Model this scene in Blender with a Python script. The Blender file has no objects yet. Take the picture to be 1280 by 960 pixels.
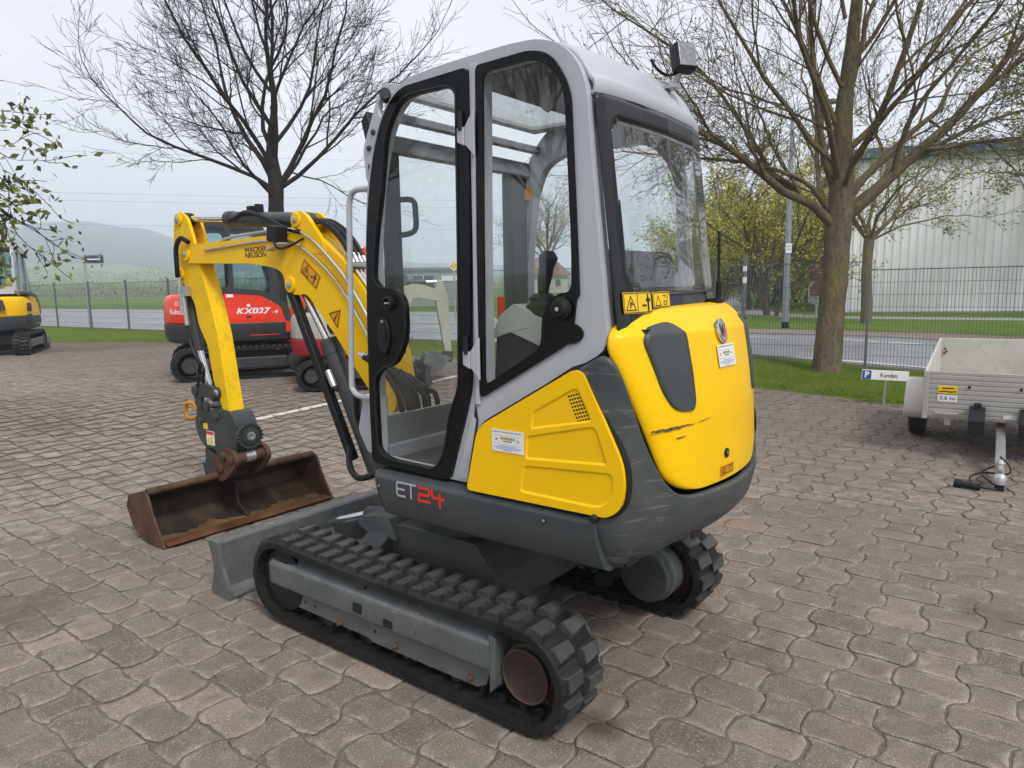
import bpy, bmesh, math, random
from mathutils import Vector, Matrix, noise
from mathutils.geometry import tessellate_polygon
random.seed(7)
R = math.radians
SC = bpy.context.scene
COL = SC.collection

# ------------------------------------------------------------------ camera, world, sun, exposure
PITCH, ROLL = R(7.9), R(1.0)
cam_data = bpy.data.cameras.new('camera')
cam = bpy.data.objects.new('camera', cam_data)
COL.objects.link(cam)
fwd = Vector((0, math.cos(PITCH), -math.sin(PITCH)))
rt = Vector((1, 0, 0)); upv = rt.cross(fwd)
r2 = math.cos(ROLL)*rt - math.sin(ROLL)*upv
u2 = math.sin(ROLL)*rt + math.cos(ROLL)*upv
m = Matrix((r2, u2, -fwd)).transposed().to_4x4()
m.translation = (0, 0, 1.6)
cam.matrix_world = m
cam_data.sensor_width = 36; cam_data.lens = 24.95
cam_data.clip_start = 0.05; cam_data.clip_end = 6000
SC.camera = cam

SUN_EL, SUN_AZ = R(48), R(152)      # azimuth from +Y towards +X
W = bpy.data.worlds.new("World"); SC.world = W; W.use_nodes = True
nt = W.node_tree; nt.nodes.clear()
sky = nt.nodes.new('ShaderNodeTexSky'); sky.sky_type = 'NISHITA'; sky.sun_disc = False
sky.sun_elevation = SUN_EL; sky.sun_rotation = SUN_AZ
sky.air_density = 1.0; sky.dust_density = 4.0; sky.ozone_density = 1.0
hs = nt.nodes.new('ShaderNodeHueSaturation'); hs.inputs['Saturation'].default_value = 0.12
mixw = nt.nodes.new('ShaderNodeMix'); mixw.data_type = 'RGBA'
mixw.inputs[0].default_value = 0.82
# even grey cloud deck with very soft structure
tcw = nt.nodes.new('ShaderNodeTexCoord'); nzw = nt.nodes.new('ShaderNodeTexNoise')
nzw.inputs['Scale'].default_value = 1.6; nzw.inputs['Detail'].default_value = 4; nzw.inputs['Roughness'].default_value = 0.5
mpw = nt.nodes.new('ShaderNodeMapping'); mpw.inputs['Scale'].default_value = (1, 1, 3.0)
crw = nt.nodes.new('ShaderNodeValToRGB')
crw.color_ramp.elements[0].position = 0.3; crw.color_ramp.elements[0].color = (5.3, 5.3, 5.95, 1)
crw.color_ramp.elements[1].position = 0.7; crw.color_ramp.elements[1].color = (7.1, 7.1, 7.55, 1)
bg = nt.nodes.new('ShaderNodeBackground'); bg.inputs['Strength'].default_value = 0.1
ow = nt.nodes.new('ShaderNodeOutputWorld')
L = nt.links.new
L(tcw.outputs['Generated'], mpw.inputs[0]); L(mpw.outputs[0], nzw.inputs['Vector']); L(nzw.outputs['Fac'], crw.inputs[0])
L(sky.outputs[0], hs.inputs['Color']); L(hs.outputs[0], mixw.inputs[6]); L(crw.outputs[0], mixw.inputs[7])
L(mixw.outputs[2], bg.inputs[0]); L(bg.outputs[0], ow.inputs[0])

sd = bpy.data.lights.new('sun', 'SUN'); sd.energy = 1.5; sd.angle = R(14); sd.color = (1, 0.96, 0.9)
so = bpy.data.objects.new('sun', sd); COL.objects.link(so)
sdir = Vector((math.sin(SUN_AZ)*math.cos(SUN_EL), math.cos(SUN_AZ)*math.cos(SUN_EL), math.sin(SUN_EL)))
so.rotation_euler = (-sdir).to_track_quat('-Z', 'Y').to_euler(); so.location = (0, 0, 30)

SC.view_settings.view_transform = 'Standard'; SC.view_settings.look = 'None'
SC.view_settings.exposure = 0.8; SC.view_settings.gamma = 1.0; SC.view_settings.use_curve_mapping = False
SC.cycles.max_bounces = 8; SC.cycles.transparent_max_bounces = 16
SC.cycles.volume_bounces = 2
SC.cycles.use_denoising = True
SC.cycles.caustics_reflective = False; SC.cycles.caustics_refractive = False

# ------------------------------------------------------------------ helpers
def smooth01(a, b, x):
    t = min(1, max(0, (x-a)/(b-a))); return t*t*(3-2*t)
def gz(x, y):                      # the yard rises a little towards the far left
    return 0.25*smooth01(6.5, 13, y-0.5*x)

class MB:
    """collects geometry; build() links it as one mesh object"""
    def __init__(s): s.v = []; s.f = []; s.mi = []; s.cur = 0
    def add(s, vs, fs):
        o = len(s.v); s.v += [tuple(v) for v in vs]
        for f in fs: s.f.append(tuple(o+i for i in f)); s.mi.append(s.cur)
        return s
    def box(s, c, d, rot=None):
        hx, hy, hz = d[0]/2, d[1]/2, d[2]/2
        vs = [Vector((sx*hx, sy*hy, sz*hz)) for sz in (-1, 1) for sy in (-1, 1) for sx in (-1, 1)]
        if rot is not None: vs = [rot @ v for v in vs]
        c = Vector(c); vs = [v+c for v in vs]
        return s.add(vs, [(0,2,3,1),(4,5,7,6),(0,1,5,4),(2,6,7,3),(0,4,6,2),(1,3,7,5)])
    def bar(s, p0, p1, w, h, up=(0,0,1)):
        p0 = Vector(p0); p1 = Vector(p1); d = (p1-p0); L_ = d.length; d.normalize()
        u = Vector(up); side = d.cross(u)
        if side.length < 1e-5: side = d.cross(Vector((1,0,0)))
        side.normalize(); u = side.cross(d)
        m3 = Matrix((d, side, u)).transposed()
        return s.box((p0+p1)/2, (L_, w, h), m3)
    def prism(s, poly, axis, a, b, holes=()):
        """poly: 2D outline; axis 'y': (x,z) outline extruded over y, 'x': (y,z), 'z': (x,y)"""
        def P(q, t):
            return {'y': (q[0], t, q[1]), 'x': (t, q[0], q[1]), 'z': (q[0], q[1], t)}[axis]
        loops = [list(poly)]+[list(h) for h in holes]
        pts = [p for l in loops for p in l]
        tris = tessellate_polygon([[Vector((p[0], p[1], 0)) for p in l] for l in loops])
        n = len(pts)
        vs = [P(p, a) for p in pts]+[P(p, b) for p in pts]
        fs = []
        if not holes and len(poly) <= 4:
            fs += [tuple(range(n)), tuple(range(2*n-1, n-1, -1))]
        else:
            for t in tris: fs += [tuple(t), tuple(n+i for i in reversed(t))]
        o = 0
        for l in loops:
            k = len(l)
            for i in range(k):
                j = (i+1) % k
                fs.append((o+i, o+j, n+o+j, n+o+i))
            o += k
        return s.add(vs, fs)
    def tube(s, path, r, n=8, caps=True):
        path = [Vector(p) for p in path]; k = len(path)
        rs = r if isinstance(r, (list, tuple)) else [r]*k
        vs = []; ref = None
        for i, p in enumerate(path):
            t = (path[min(i+1, k-1)]-path[max(i-1, 0)])
            if t.length < 1e-9: t = Vector((0,0,1))
            t.normalize()
            if ref is None:
                ref = Vector((0,0,1)) if abs(t.z) < .9 else Vector((1,0,0))
            a = t.cross(ref)
            if a.length < 1e-6: a = t.cross(Vector((0,1,0)))
            a.normalize(); b = a.cross(t); ref = b
            for j in range(n):
                an = 2*math.pi*j/n
                vs.append(p+rs[i]*(math.cos(an)*a+math.sin(an)*b))
        fs = [(i*n+j, i*n+(j+1) % n, (i+1)*n+(j+1) % n, (i+1)*n+j) for i in range(k-1) for j in range(n)]
        if caps: fs += [tuple(range(n-1, -1, -1)), tuple(range((k-1)*n, k*n))]
        return s.add(vs, fs)
    def cyl(s, p0, p1, r, n=16, r1=None):
        return s.tube([p0, p1], [r, r if r1 is None else r1], n)
    def lathe(s, c, axis, prof, n=24):
        """prof: (distance along axis, radius)"""
        ax = Vector(axis).normalized(); ref = Vector((0,0,1)) if abs(ax.z) < .9 else Vector((1,0,0))
        a = ax.cross(ref).normalized(); b = a.cross(ax); c = Vector(c); k = len(prof)
        vs = [c+ax*h+r*(math.cos(2*math.pi*j/n)*a+math.sin(2*math.pi*j/n)*b) for h, r in prof for j in range(n)]
        fs = [(i*n+j, i*n+(j+1) % n, (i+1)*n+(j+1) % n, (i+1)*n+j) for i in range(k-1) for j in range(n)]
        fs += [tuple(range(n-1, -1, -1)), tuple(range((k-1)*n, k*n))]
        return s.add(vs, fs)
    def grid(s, rows, closed=False):
        nr, nc = len(rows), len(rows[0])
        fs = [(i*nc+j, i*nc+(j+1) % nc, (i+1)*nc+(j+1) % nc, (i+1)*nc+j) for i in range(nr-1) for j in range(nc if closed else nc-1)]
        return s.add([p for r in rows for p in r], fs)
    def build(s, name, mats, parent=None, bevel=0, seg=2, sharp=35, solid=0, matrix=None, recalc=True):
        me = bpy.data.meshes.new(name); me.from_pydata(s.v, [], s.f)
        if not isinstance(mats, (list, tuple)): mats = [mats]
        for mm in mats: me.materials.append(mm)
        if max(s.mi or [0]): me.polygons.foreach_set('material_index', s.mi)
        if recalc:
            bm = bmesh.new(); bm.from_mesh(me)
            bmesh.ops.remove_doubles(bm, verts=bm.verts, dist=1e-5)
            bmesh.ops.recalc_face_normals(bm, faces=bm.faces); bm.to_mesh(me); bm.free()
        me.polygons.foreach_set('use_smooth', [True]*len(me.polygons))
        me.set_sharp_from_angle(angle=R(sharp)); me.update()
        o = bpy.data.objects.new(name, me); COL.objects.link(o)
        if solid:
            md = o.modifiers.new('solid', 'SOLIDIFY'); md.thickness = abs(solid); md.offset = -1 if solid > 0 else 1
        if bevel:
            md = o.modifiers.new('bevel', 'BEVEL'); md.width = bevel; md.segments = seg
            md.limit_method = 'ANGLE'; md.angle_limit = R(32); md.harden_normals = True
        if parent: o.parent = parent
        if matrix is not None: o.matrix_local = matrix
        return o

def tag(o, label=None, cat=None, group=None, kind=None):
    if label: o['label'] = label
    if cat: o['category'] = cat
    if group: o['group'] = group
    if kind: o['kind'] = kind
    return o
def thing(name, label, cat, loc=(0,0,0), rz=0, group=None):
    o = bpy.data.objects.new(name, None); o.empty_display_size = .2; COL.objects.link(o)
    o.location = loc; o.rotation_euler = (0, 0, rz)
    return tag(o, label, cat, group)
def copy_tree(o, parent=None):
    c = o.copy(); COL.objects.link(c); c.parent = parent
    for ch in list(o.children): copy_tree(ch, c)
    return c
def fillet(pts, r, n=4):
    """round the corners of a closed 2D outline; r number or list"""
    out = []; k = len(pts)
    for i in range(k):
        p = Vector(pts[i][:2]); a = Vector(pts[i-1][:2]); b = Vector(pts[(i+1) % k][:2])
        rr = r[i] if isinstance(r, (list, tuple)) else r
        if rr <= 0: out.append(tuple(p)); continue
        da = (a-p); db = (b-p); la, lb = da.length, db.length; da.normalize(); db.normalize()
        d = min(rr, la*.48, lb*.48)
        p0 = p+da*d; p1 = p+db*d
        for j in range(n+1):
            t = j/n; out.append(tuple((1-t)**2*p0+2*t*(1-t)*p+t*t*p1))
    return out
def scaled(pts, f, d=0):
    cx = sum(p[0] for p in pts)/len(pts); cy = sum(p[1] for p in pts)/len(pts)
    return [(cx+(p[0]-cx)*f, cy+(p[1]-cy)*f) for p in pts]
def inset(pts, d):
    """offset a closed outline inwards by d"""
    A = sum(pts[i-1][0]*pts[i][1]-pts[i][0]*pts[i-1][1] for i in range(len(pts)))
    sg = 1 if A > 0 else -1; out = []; k = len(pts)
    for i in range(k):
        a, p, b = (Vector(pts[i-1]), Vector(pts[i]), Vector(pts[(i+1) % k]))
        e0 = (p-a).normalized(); e1 = (b-p).normalized()
        n0 = Vector((-e0.y, e0.x))*sg; n1 = Vector((-e1.y, e1.x))*sg
        nn = (n0+n1)
        if nn.length < 1e-6: nn = n0
        nn.normalize(); c = max(.5, nn.dot(n0))
        q = p+nn*(d/c); out.append((q.x, q.y))
    return out
def smooth_curve(pts, n=4):
    """Catmull-Rom through 3D points"""
    pts = [Vector(p) for p in pts]; out = []
    for i in range(len(pts)-1):
        p0 = pts[max(i-1, 0)]; p1 = pts[i]; p2 = pts[i+1]; p3 = pts[min(i+2, len(pts)-1)]
        for j in range(n):
            t = j/n
            out.append(.5*((2*p1)+(p2-p0)*t+(2*p0-5*p1+4*p2-p3)*t*t+(3*p1-p0-3*p2+p3)*t**3))
    out.append(pts[-1]); return out

# ------------------------------------------------------------------ materials
def new_mat(name):
    mt = bpy.data.materials.new(name); mt.use_nodes = True
    n = mt.node_tree; b = n.nodes['Principled BSDF']
    return mt, n, b
def N(n, typ, **kw):
    x = n.nodes.new(typ)
    for k, v in kw.items():
        if k in x.inputs: x.inputs[k].default_value = v
        else: setattr(x, k, v)
    return x
def c4(c): return (c[0], c[1], c[2], 1)
def mix(n, fac, a, b):
    x = n.nodes.new('ShaderNodeMix'); x.data_type = 'RGBA'
    for k, v in ((0, fac), (6, a), (7, b)):
        if hasattr(v, 'is_linked'): n.links.new(v, x.inputs[k])
        else: x.inputs[k].default_value = c4(v) if k else v
    return x.outputs[2]
def ramp(n, src, p0, p1, c0=(0,0,0), c1=(1,1,1)):
    x = n.nodes.new('ShaderNodeValToRGB')
    e = x.color_ramp.elements; e[0].position = p0; e[1].position = p1; e[0].color = c4(c0); e[1].color = c4(c1)
    n.links.new(src, x.inputs[0]); return x.outputs[0]
def tex(n, scale, detail=4, rough=.6, stretch=None, coord='Object', dist=0):
    tc = n.nodes.new('ShaderNodeTexCoord'); t = N(n, 'ShaderNodeTexNoise', Scale=scale, Detail=detail, Roughness=rough, Distortion=dist)
    src = tc.outputs[coord]
    if stretch:
        mp = n.nodes.new('ShaderNodeMapping'); mp.inputs['Scale'].default_value = stretch
        n.links.new(src, mp.inputs[0]); src = mp.outputs[0]
    n.links.new(src, t.inputs['Vector']); return t.outputs['Fac']
def bump(n, b, h, strength=.3, dist=.01):
    x = N(n, 'ShaderNodeBump', Strength=strength, Distance=dist); n.links.new(h, x.inputs['Height'])
    n.links.new(x.outputs[0], b.inputs['Normal'])
def paint(name, col, rough=.4, metal=0, var=.1, scale=5, dust=None, dustamt=.25, dscale=3, fine=None, finescale=60, fineamt=.3, bmp=.0, coat=0, rvar=.12, scratch=None, spec=.5, sscale=(26, (1.0, .35, 5.0), .655, .70, .47)):
    """paint with tone drift, dust patches, fine wear, all fixed to the object"""
    mt, n, b = new_mat(name)
    t = tex(n, scale, 5)
    dk = tuple(c*(1-var) for c in col); lt = tuple(min(1, c*(1+var)) for c in col)
    c = ramp(n, t, .3, .7, dk, lt)
    if dust:
        d = ramp(n, tex(n, dscale, 8, .65, dist=.4), .42, .75)
        mm = N(n, 'ShaderNodeMath', operation='MULTIPLY'); n.links.new(d, mm.inputs[0]); mm.inputs[1].default_value = dustamt
        c = mix(n, mm.outputs[0], c, dust)
    if fine:
        d = ramp(n, tex(n, finescale, 3, .7), .55, .75)
        mm = N(n, 'ShaderNodeMath', operation='MULTIPLY'); n.links.new(d, mm.inputs[0]); mm.inputs[1].default_value = fineamt
        c = mix(n, mm.outputs[0], c, fine)
    if scratch:
        sc_, amt = scratch
        d = ramp(n, tex(n, sscale[0], 3, .55, stretch=sscale[1], dist=.5), sscale[2], sscale[3])
        d2 = ramp(n, tex(n, 2.6, 4, .6), sscale[4], sscale[4]+.14)
        mm = N(n, 'ShaderNodeMath', operation='MULTIPLY'); n.links.new(d, mm.inputs[0]); n.links.new(d2, mm.inputs[1])
        m2 = N(n, 'ShaderNodeMath', operation='MULTIPLY'); n.links.new(mm.outputs[0], m2.inputs[0]); m2.inputs[1].default_value = amt
        c = mix(n, m2.outputs[0], c, sc_)
    n.links.new(c, b.inputs['Base Color'])
    b.inputs['Metallic'].default_value = metal
    r = ramp(n, tex(n, scale*2.3, 5), .3, .7, (rough-rvar,)*3, (rough+rvar,)*3)
    n.links.new(r, b.inputs['Roughness'])
    b.inputs['Specular IOR Level'].default_value = spec
    b.inputs['Coat Weight'].default_value = coat; b.inputs['Coat Roughness'].default_value = .15
    if bmp: bump(n, b, tex(n, 90, 4, .7), bmp, .004)
    return mt
def plain(name, col, rough=.6, metal=0, spec=.35):
    return paint(name, col, rough, metal, var=.05, rvar=.05, spec=spec)
def glass_mat(name, tint=(.93,.95,.95), dirt=.05, refl=1.0):
    mt, n, b = new_mat(name); n.nodes.remove(b)
    out = n.nodes['Material Output']
    tr = N(n, 'ShaderNodeBsdfTransparent'); tr.inputs[0].default_value = c4(tint)
    gl = N(n, 'ShaderNodeBsdfGlossy', Roughness=.0)
    lw = N(n, 'ShaderNodeLayerWeight', Blend=.5)              # Schlick reflectance, same from both sides of the pane
    pw = N(n, 'ShaderNodeMath', operation='POWER'); pw.inputs[1].default_value = 5; n.links.new(lw.outputs['Facing'], pw.inputs[0])
    mx = n.nodes.new('ShaderNodeMixShader')
    mm = N(n, 'ShaderNodeMath', operation='MULTIPLY_ADD'); mm.inputs[1].default_value = .90*refl; mm.inputs[2].default_value = .045*refl
    n.links.new(pw.outputs[0], mm.inputs[0]); n.links.new(mm.outputs[0], mx.inputs[0])
    n.links.new(tr.outputs[0], mx.inputs[1]); n.links.new(gl.outputs[0], mx.inputs[2])
    df = N(n, 'ShaderNodeBsdfDiffuse'); df.inputs[0].default_value = (.55,.55,.52,1)
    d = ramp(n, tex(n, 14, 7, .7, dist=.8), .35, .85)
    m2 = N(n, 'ShaderNodeMath', operation='MULTIPLY'); n.links.new(d, m2.inputs[0]); m2.inputs[1].default_value = dirt
    mx2 = n.nodes.new('ShaderNodeMixShader')
    n.links.new(m2.outputs[0], mx2.inputs[0]); n.links.new(mx.outputs[0], mx2.inputs[1]); n.links.new(df.outputs[0], mx2.inputs[2])
    n.links.new(mx2.outputs[0], out.inputs[0]); return mt

YEL = paint('yellow_paint', (.96,.560,.0), .36, var=.03, scale=2, dust=(.85,.50,.01), dustamt=.2, coat=.06, spec=.25)
YELW = paint('yellow_paint_worn', (.92,.57,.001), .42, spec=.25, var=.06, scale=4, dust=(.60,.37,.02), dustamt=.3, dscale=5, fine=(.10,.09,.05), finescale=24, fineamt=.35)
CABG = paint('cab_grey_paint', (.455,.472,.512), .38, var=.05, scale=2, dust=(.52,.52,.53), dustamt=.25)
DKG = paint('dark_grey_plastic', (.043,.051,.055), .5, var=.08, scale=3, dust=(.13,.125,.118), dustamt=.28, dscale=2.5, scratch=((.25,.25,.245), .5))
DKI = paint('insert_grey', (.048,.056,.060), .5, var=.06, scale=3, dust=(.12,.12,.115), dustamt=.2)
DKC = paint('scuffed_grey', (.043,.051,.055), .5, var=.08, scale=3, dust=(.15,.145,.135), dustamt=.35, scratch=((.24,.24,.235), .42), sscale=(30, (.28, .20, 2.6), .60, .66, .46))
DKM = paint('dark_grey_metal', (.036,.042,.044), .45, var=.12, dust=(.13,.12,.105), dustamt=.3)
GALV = paint('grey_worn_steel', (.135,.15,.15), .45, metal=.35, var=.22, scale=7, dust=(.20,.185,.16), dustamt=.5, fine=(.065,.058,.05), finescale=35, fineamt=.5, bmp=.10, scratch=((.45,.45,.44), .7))
RUB = paint('track_rubber', (.010,.010,.011), .62, var=.2, scale=8, dust=(.060,.054,.046), dustamt=.35, dscale=6, fine=(.04,.038,.035), finescale=45, fineamt=.25, bmp=.25, spec=.25)
RUBL = paint('track_lug_rubber', (.015,.015,.016), .55, var=.3, scale=10, dust=(.090,.085,.078), dustamt=.6, dscale=9, fine=(.13,.125,.115), finescale=55, fineamt=.3, bmp=.4, spec=.3)
FRM = paint('frame_dark_paint', (.050,.055,.056), .6, var=.2, scale=6, dust=(.13,.115,.095), dustamt=.5, dscale=4, fine=(.03,.026,.02), finescale=30, fineamt=.4, bmp=.1)
BLK = plain('black_trim', (.004,.004,.005), .3, spec=.3)
BLKM = plain('black_plastic', (.010,.010,.011), .55)
HOSE = plain('hose_rubber', (.008,.008,.009), .5)
CHR = paint('chrome_steel', (.72,.73,.75), .16, metal=1, var=.06, rvar=.06)
ZINC = paint('zinc_steel', (.55,.55,.55), .38, metal=.8, var=.12)
RUST = paint('rusted_steel', (.075,.040,.026), .75, metal=.2, var=.4, scale=9, dust=(.19,.095,.048), dustamt=.7, dscale=6, fine=(.02,.014,.012), finescale=30, fineamt=.5, bmp=.3)
BUCK = paint('bucket_steel', (.032,.026,.022), .6, metal=.3, var=.4, scale=6, dust=(.17,.105,.052), dustamt=.65, dscale=3.2, fine=(.12,.055,.024), finescale=13, fineamt=.5, bmp=.25)
RUSTD = paint('rusted_hub', (.042,.027,.026), .68, metal=.3, var=.5, scale=12, dust=(.075,.044,.038), dustamt=.6, dscale=14, fine=(.02,.013,.012), finescale=28, fineamt=.6, bmp=.4)
GLS = glass_mat('cab_glass', (.975,.99,.985), .03)
GLSR = glass_mat('rear_cab_glass', (.965,.98,.98), .08, 1.5)
RUBW = paint('worn_rubber', (.050,.050,.050), .6, var=.35, scale=14, dust=(.13,.125,.115), dustamt=.5, dscale=12, fine=(.012,.012,.012), finescale=70, fineamt=.4, bmp=.4, spec=.3)
WHT = plain('white_print', (.78,.78,.78), .45)
GRYP = plain('silver_print', (.42,.43,.44), .4)
REDP = plain('red_print', (.72,.035,.02), .4)
ORNG = plain('orange_print', (.80,.33,.01), .45)
YLWP = plain('yellow_label', (.84,.56,.02), .45)
INK = plain('black_print', (.012,.012,.012), .5)
BLUEP = plain('blue_print', (.10,.16,.5), .5)
# ------------------------------------------------------------------ setting: paving, lawn, road, field, hill
ORG = Vector((-0.1564, 3.3486, 0)); FW = Vector((math.cos(R(142.3)), math.sin(R(142.3)), 0)); LF = Vector((-FW.y, FW.x, 0))
FT = Vector((.832, -.555, 0)); FN = Vector((.555, .832, 0))       # along the fence, away from the yard
def TD(t, d, dz=0):
    p = FT*t+FN*d; return (p.x, p.y, gz(p.x, p.y)+dz)
def world_tex(n, scale, detail=4, rough=.6, stretch=None, dist=0):
    g = n.nodes.new('ShaderNodeNewGeometry'); t = N(n, 'ShaderNodeTexNoise', Scale=scale, Detail=detail, Roughness=rough, Distortion=dist)
    src = g.outputs['Position']
    if stretch:
        mp = n.nodes.new('ShaderNodeMapping'); mp.inputs['Scale'].default_value = stretch
        n.links.new(src, mp.inputs[0]); src = mp.outputs[0]
    n.links.new(src, t.inputs['Vector']); return t.outputs['Fac']
def mul(n, a, k):
    x = N(n, 'ShaderNodeMath', operation='MULTIPLY'); n.links.new(a, x.inputs[0])
    if hasattr(k, 'is_linked'): n.links.new(k, x.inputs[1])
    else: x.inputs[1].default_value = k
    return x.outputs[0]

def edge_dirt(n, c, dark, amt):
    g = n.nodes.new('ShaderNodeNewGeometry'); d = N(n, 'ShaderNodeVectorMath', operation='DOT_PRODUCT'); d.inputs[1].default_value = (.555, .832, 0)
    n.links.new(g.outputs['Position'], d.inputs[0])
    nz = N(n, 'ShaderNodeMath', operation='MULTIPLY_ADD'); n.links.new(world_tex(n, .7, 6, .65), nz.inputs[0]); nz.inputs[1].default_value = 3.5; n.links.new(d.outputs['Value'], nz.inputs[2])
    mr = N(n, 'ShaderNodeMapRange'); mr.interpolation_type = 'SMOOTHSTEP'; mr.inputs['From Min'].default_value = 5.0; mr.inputs['From Max'].default_value = 10.5; n.links.new(nz.outputs[0], mr.inputs['Value'])
    return mix(n, mul(n, mr.outputs[0], amt), c, dark)
# concrete block material: tone per block, aggregate speckle, large stains
PAV, n, b = new_mat('concrete_block')
at = N(n, 'ShaderNodeAttribute', attribute_name='tone'); oi = n.nodes.new('ShaderNodeObjectInfo')
ad = N(n, 'ShaderNodeMath', operation='ADD'); n.links.new(at.outputs['Fac'], ad.inputs[0]); n.links.new(oi.outputs['Random'], ad.inputs[1])
frc = N(n, 'ShaderNodeMath', operation='FRACT'); n.links.new(ad.outputs[0], frc.inputs[0])
cr = n.nodes.new('ShaderNodeValToRGB'); e = cr.color_ramp.elements
e[0].position = 0; e[0].color = (0.147, 0.124, 0.104, 1); e[1].position = 1; e[1].color = (0.290, 0.243, 0.196, 1)
for p, c in ((.12, (0.183, 0.154, 0.128, 1)), (.5, (0.206, 0.173, 0.143, 1)), (.9, (0.230, 0.194, 0.159, 1))):
    k = e.new(p); k.color = c
n.links.new(frc.outputs[0], cr.inputs[0])
c = mix(n, mul(n, ramp(n, world_tex(n, 2.6, 5, .6), .40, .70), .5), cr.outputs[0], (.165, .137, .115))
c = mix(n, mul(n, ramp(n, world_tex(n, 7, 7, .72, dist=.4), .47, .66), .55), c, (.125, .103, .088))
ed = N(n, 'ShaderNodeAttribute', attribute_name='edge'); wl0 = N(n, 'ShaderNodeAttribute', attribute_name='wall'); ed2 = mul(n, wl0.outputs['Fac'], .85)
c = mix(n, mul(n, mul(n, ed.outputs['Fac'], ramp(n, world_tex(n, 9, 5, .75), .42, .66)), .70), c, (.44, .38, .325))
c = mix(n, ed2, c, (.075, .060, .047))  # soil-dark block sides; the shade inside the joints is painted into this colour too
c = mix(n, mul(n, ramp(n, world_tex(n, .55, 4, .6), .46, .72), .45), c, (.155, .129, .108))
c = mix(n, mul(n, ramp(n, world_tex(n, 9, 4, .7), .52, .72), .30), c, (.36, .32, .28))
c = edge_dirt(n, c, (.125, .104, .086), .60)
c = mix(n, mul(n, ramp(n, world_tex(n, 190, 2, .5), .60, .68), .7), c, (.56, .51, .45))
c = mix(n, mul(n, ramp(n, world_tex(n, 240, 2, .5, stretch=(1, 1.07, 1)), .60, .68), .8), c, (.075, .066, .06))
def stain(n, c, p, r, col, amt):
    g = n.nodes.new('ShaderNodeNewGeometry'); d = N(n, 'ShaderNodeVectorMath', operation='DISTANCE'); d.inputs[1].default_value = (p[0], p[1], 0); n.links.new(g.outputs['Position'], d.inputs[0])
    nz = N(n, 'ShaderNodeMath', operation='MULTIPLY_ADD'); n.links.new(world_tex(n, 5, 5, .7), nz.inputs[0]); nz.inputs[1].default_value = r*1.2; n.links.new(d.outputs['Value'], nz.inputs[2])
    mr = N(n, 'ShaderNodeMapRange'); mr.interpolation_type = 'SMOOTHSTEP'; mr.inputs['From Min'].default_value = r*1.5; mr.inputs['From Max'].default_value = r*.8; n.links.new(nz.outputs[0], mr.inputs['Value'])
    return mix(n, mul(n, mr.outputs[0], amt), c, col)
c = stain(n, c, (1.49, 4.54), .22, (.30, .19, .12), .4)
c = stain(n, c, (.30, 2.40), .14, (.06, .05, .042), .75)
c = stain(n, c, (4.05, 6.6), .5, (.30, .265, .23), .6)
c = stain(n, c, (-2.6, 3.4), .45, (.09, .075, .062), .5)
c = stain(n, c, (2.3, 3.2), .30, (.09, .075, .062), .45)
n.links.new(c, b.inputs['Base Color']); b.inputs['Roughness'].default_value = .88; b.inputs['Specular IOR Level'].default_value = .15
bump(n, b, world_tex(n, 150, 4, .75), .55, .006)

SAND, n, b = new_mat('paving_ground')
c = ramp(n, world_tex(n, 30, 5, .7), .3, .7, (.125, .104, .085), (.190, .160, .131))
at = N(n, 'ShaderNodeAttribute', attribute_name='open')
far = ramp(n, world_tex(n, .5, 6, .65, stretch=(1, 1, 1)), .3, .7, (.150, .125, .104), (.215, .182, .153))
far = mix(n, mul(n, ramp(n, world_tex(n, 7, 5, .7, stretch=(1, .55, 1)), .45, .62), .55), far, (.135, .118, .105))
far = mix(n, mul(n, ramp(n, world_tex(n, 1.8, 6, .7, dist=.5), .55, .75), .5), far, (.31, .275, .245))
far = mix(n, ramp(n, world_tex(n, 14, 3, .7), .68, .74), far, (.36, .33, .29))
c = mix(n, at.outputs['Fac'], c, far)
c = edge_dirt(n, c, (.125, .104, .086), .60)
n.links.new(c, b.inputs['Base Color']); b.inputs['Roughness'].default_value = .9; b.inputs['Specular IOR Level'].default_value = .12
bump(n, b, world_tex(n, 24, 5, .7), .5, .03)

def sheet(name, mat, ts, dfun, dz, attr=None, kind='structure', curb=None):
    """grid in fence coordinates; dfun(t) -> list of d values"""
    rows = [[TD(t, d, dz) for d in dfun(t)] for t in ts]
    mb = MB(); mb.grid(rows); o = mb.build(name, mat, None, recalc=False, sharp=80)
    tag(o, kind=kind); return o
def frange(a, b, s):
    k = max(1, int(round((b-a)/s))); return [a+(b-a)*i/k for i in range(k+1)]
def edge_d(t):
    pts = [(-60, 8.0), (-30, 8.2), (-22, 9.0), (-19.5, 10.5), (-17, 10.85), (-3.0, 10.6), (-1.6, 10.45), (-.7, 10.15), (.14, 9.84), (3, 9.65), (30, 9.5)]
    for (a, p), (b_, q) in zip(pts, pts[1:]):
        if t <= b_: return p+(q-p)*(t-a)/(b_-a)
    return pts[-1][1]
# yard sheet
rows = []; op = []
ds = [-16, -10, -6, -3]+frange(-2, 13.5, .5)
for t in frange(-60, 30, .75):
    row = []
    for d in ds:
        x, y, z = TD(t, d)
        r = math.hypot(x, y); o_ = smooth01(17.5, 19.4, r)
        row.append((x, y, z-.0040*(1-o_)-.002)); op.append(o_)
    rows.append(row)
mb = MB(); mb.grid(rows); YARD = mb.build('yard_pavement', SAND, None, recalc=False, sharp=80); tag(YARD, kind='structure')
YARD.data.attributes.new('open', 'FLOAT', 'POINT').data.foreach_set('value', op)

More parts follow.
